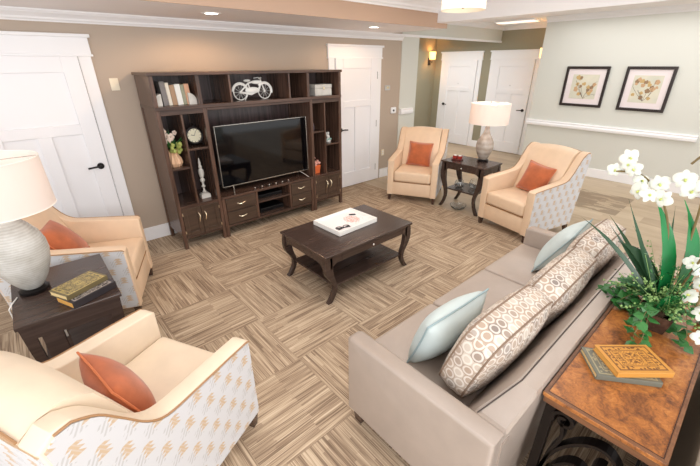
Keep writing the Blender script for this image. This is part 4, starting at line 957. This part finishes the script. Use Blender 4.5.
# ------------------------------------------------------------------ orchid arrangement
PX, PY, PZ = -3.17, -4.615, 0.773
t = thing('orchid_arrangement', 'arrangement of white orchids, strap leaves and ivy on the console table', 'plant', (PX, PY, PZ))
def L(x, y, z): return Vector((x-PX, y-PY, z-PZ))
pt = MB(); pt.loft([[(sx*wx, sy*wy, z) for sx, sy in ((-1, -1), (1, -1), (1, 1), (-1, 1))] for wx, wy, z in ((0.13, 0.055, 0.0), (0.155, 0.072, 0.10), (0.145, 0.062, 0.10), (0.13, 0.055, 0.06))])
obj('planter', pt, M['espresso'], t)
obj('moss', MB().ball((0, 0, 0.085), 0.05, (2.6, 1.15, 0.5)), M['moss'], t, True)
rnd = random.Random(21)
def strap(p0, p1, bow, wmax, mat, name='leaf', n=9, side=None, tip=0.1):
    p0 = Vector(p0); p1 = Vector(p1); bw = Vector(bow); pts = []; wd_ = []
    for k in range(n+1):
        f = k/n; pts.append(p0.lerp(p1, f)+bw*4*f*(1-f)*0.5); wd_.append(wmax*(0.45+0.55*math.sin(PI*min(1, f*1.0+0.12)))*(1 if f < 0.7 else max(tip, (1-f)/0.3)))
    sd = side or (p1-p0).cross(Vector((0.3, 0.8, 0.2)))
    obj(name, MB().ribbon(pts, wd_, sd, 0.001, 0.18), mat, t, True, angle=80)
cam_side = (0.75, -0.65, 0.0)
# broad strap leaves
strap(L(-3.17, -4.60, 0.86), L(-3.2, -4.43, 1.42), (-0.02, -0.09, 0.05), 0.036, M['green_b'], side=cam_side)
strap(L(-3.15, -4.64, 0.86), L(-3.2, -4.545, 1.42), (0.05, -0.10, 0.02), 0.038, M['green_b'], side=cam_side)
strap(L(-3.15, -4.64, 0.86), L(-3.28, -4.78, 1.28), (0.02, -0.02, 0.08), 0.032, M['green_d'], side=(0.5, -0.5, 0.4))
strap(L(-3.17, -4.60, 0.86), L(-3.2, -4.36, 1.14), (0.0, -0.03, 0.13), 0.030, M['green_d'], side=(0.6, -0.4, 0.5))
strap(L(-3.24, -4.62, 0.86), L(-3.36, -4.66, 1.02), (0.0, 0.0, 0.08), 0.042, M['green_b'], side=cam_side)
# long narrow blades
for p1, bow in ((( -3.25, -4.18, 1.235), (0, 0, 0.09)), ((-3.2, -4.30, 1.22), (0, 0, 0.02)), ((-3.3, -4.36, 1.40), (0, 0, 0.0)), ((-3.0, -4.25, 1.20), (0, 0, 0.05)), ((-3.2, -4.40, 1.24), (0, -0.05, 0.0)), ((-3.35, -4.72, 1.25), (0, 0, 0.05)), ((-3.0, -4.80, 1.1), (0, 0, 0.08)), ((-3.45, -4.42, 1.05), (0, 0, 0.08)), ((-2.9, -4.5, 1.3), (0, 0, 0.05))):
    strap(L(-3.18+rnd.uniform(-0.05, 0.05), -4.60, 0.86), L(*p1), bow, 0.012, M['green_d'], name='blade', side=(0.6, -0.4, 0.55), tip=0.02)
# stems and flowers
def stem(pts): obj('stem', MB().tube(smooth3(pts), 0.005, 6), M['stem'], t, True)
def smooth3(pts, n=5):
    P = [Vector(p) for p in pts]; out = []
    for i in range(len(P)-1):
        p0, p1, p2, p3 = P[max(i-1, 0)], P[i], P[i+1], P[min(i+2, len(P)-1)]
        for k in range(n):
            s_ = k/n; out.append(0.5*((2*p1)+(-p0+p2)*s_+(2*p0-5*p1+4*p2-p3)*s_*s_+(-p0+3*p1-3*p2+p3)*s_**3))
    out.append(P[-1]); return out
stem([L(-3.17, -4.61, 0.86), L(-3.19, -4.56, 1.15), L(-3.19, -4.50, 1.34), L(-3.19, -4.42, 1.45), L(-3.19, -4.34, 1.50), L(-3.2, -4.24, 1.49)])
stem([L(-3.14, -4.65, 0.86), L(-3.16, -4.62, 1.20), L(-3.2, -4.60, 1.45), L(-3.2, -4.56, 1.62), L(-3.2, -4.52, 1.58)])
stem([L(-3.16, -4.64, 0.86), L(-3.25, -4.68, 1.18), L(-3.30, -4.70, 1.25), L(-3.32, -4.72, 1.12), L(-3.32, -4.74, 0.95)])
def flower_mesh():
    pm = MB()
    for k in range(5):
        a_ = PI/2+k*2*PI/5; wd_ = 0.024 if k in (1, 4) else 0.015; Ln = 0.046 if k in (1, 4) else 0.044
        dr = Vector((math.cos(a_), 0, math.sin(a_))); sd = Vector((-math.sin(a_), 0, math.cos(a_)))
        pts = [dr*Ln*f+Vector((0, -0.010*math.sin(f*PI)+0.006*f, 0)) for f in (0.05, 0.3, 0.55, 0.8, 0.95, 1.0)]
        pm.ribbon(pts, [wd_*q for q in (0.3, 0.8, 1.0, 0.8, 0.4, 0.05)], sd, 0.0008, 0.12)
    return pm
def center_mesh(): return MB().ball((0, -0.010, -0.004), 0.008, (0.7, 1.0, 1.0), 8)
camv = Vector((-5.37, -4.70, 1.99)); f0 = None
fl = [(-3.2, -4.25, 1.50), (-3.18, -4.29, 1.565), (-3.22, -4.33, 1.52), (-3.2, -4.37, 1.47), (-3.24, -4.42, 1.42), (-3.2, -4.44, 1.47), (-3.22, -4.47, 1.41), (-3.2, -4.30, 1.535), (-3.24, -4.38, 1.43),
      (-3.2, -4.52, 1.51), (-3.2, -4.555, 1.465), (-3.2, -4.59, 1.49), (-3.24, -4.66, 1.155), (-3.28, -4.72, 1.08), (-3.25, -4.70, 1.13), (-3.35, -4.76, 0.98), (-3.32, -4.70, 1.03), (-3.38, -4.79, 0.88)]
for i, p in enumerate(fl):
    loc = L(*p); dv = (camv-Vector(p)).normalized(); dv = (dv+Vector((rnd.uniform(-0.5, 0.5), rnd.uniform(-0.5, 0.5), rnd.uniform(-0.3, 0.4)))).normalized()
    q = dv.to_track_quat('-Y', 'Z')
    if f0 is None:
        f0 = obj('orchid_bloom', flower_mesh(), M['petal'], t, True, angle=80); c0 = obj('flower_centre', center_mesh(), M['flower_c'], f0, True); o = f0
    else:
        o = f0.copy(); COL.objects.link(o); o.parent = t; cc = c0.copy(); COL.objects.link(cc); cc.parent = o
    o.location = loc; o.rotation_euler = (q @ Quaternion((0, 1, 0), rnd.uniform(-0.6, 0.6))).to_euler(); s_ = rnd.uniform(0.78, 1.0); o.scale = (s_, s_, s_)
    if i in (0, 7): pass
# ivy and sprigs (uncountable)
iv = MB(); sp = MB(); vn = MB()
for k in range(22):
    a_ = rnd.uniform(0, 2*PI); ln_ = rnd.uniform(0.12, 0.27); s0 = Vector((rnd.uniform(-0.12, 0.12), rnd.uniform(-0.05, 0.05), 0.11)); dr = Vector((math.cos(a_)*1.0, math.sin(a_)*0.9, 0.0))
    if s0.y+dr.y*ln_ < -0.19: dr.y *= 0.3
    path = smooth3([s0, s0+dr*ln_*0.5+Vector((0, 0, 0.05)), s0+dr*ln_*0.85+Vector((0, 0, -0.03)), s0+dr*ln_+Vector((0, 0, -0.085))], 4); vn.tube(path, 0.0016, 4)
    for q, p in enumerate(path[1:]):
        for s__ in (-1, 1):
            if rnd.random() < 0.2: continue
            n_ = Vector((rnd.uniform(-1, 0.4), rnd.uniform(-0.6, 0.6), 1)).normalized(); d1 = Vector((rnd.uniform(-1, 1), rnd.uniform(-1, 1), rnd.uniform(-0.4, 0.2))).normalized(); sd = n_.cross(d1).normalized(); r = rnd.uniform(0.016, 0.032)
            iv.ribbon([p, p+d1*r*0.5, p+d1*r*1.1, p+d1*r*1.7], [r*0.35, r*0.85, r*0.55, r*0.05], sd, 0.0006, 0.15)
for k in range(92):
    a_ = rnd.uniform(0, 2*PI); el = rnd.uniform(0.1, 1.35); ln_ = rnd.uniform(0.10, 0.36); dr = Vector((math.cos(a_)*math.cos(el), math.sin(a_)*math.cos(el)*0.8, math.sin(el)*0.8)); s0 = Vector((rnd.uniform(-0.1, 0.1), rnd.uniform(-0.04, 0.04), 0.10))
    if s0.y+dr.y*ln_ < -0.19: dr.y *= 0.4
    e1 = s0+dr*ln_+Vector((0, 0, 0.02)); sp.cyl(s0, e1, 0.0011, 4)
    for q in range(9):
        f = 0.35+0.65*q/8; p = s0.lerp(e1, f)+Vector((rnd.uniform(-0.014, 0.014), rnd.uniform(-0.014, 0.014), rnd.uniform(-0.012, 0.012)))
        if k % 2: sp.ball(p, 0.005, seg=6)
        else:
            d1 = Vector((rnd.uniform(-1, 1), rnd.uniform(-1, 1), rnd.uniform(-0.5, 1))).normalized(); iv.ribbon([p, p+d1*0.008, p+d1*0.02], [0.003, 0.006, 0.0004], d1.cross(Vector((0.2, 0.3, 1))), 0.0005, 0.1)
for nm, mb, mt_ in (('ivy_leaves', iv, M['green']), ('sprigs', sp, M['green_l']), ('vines', vn, M['stem'])):
    o = obj(nm, mb, mt_, t); o['kind'] = 'stuff'
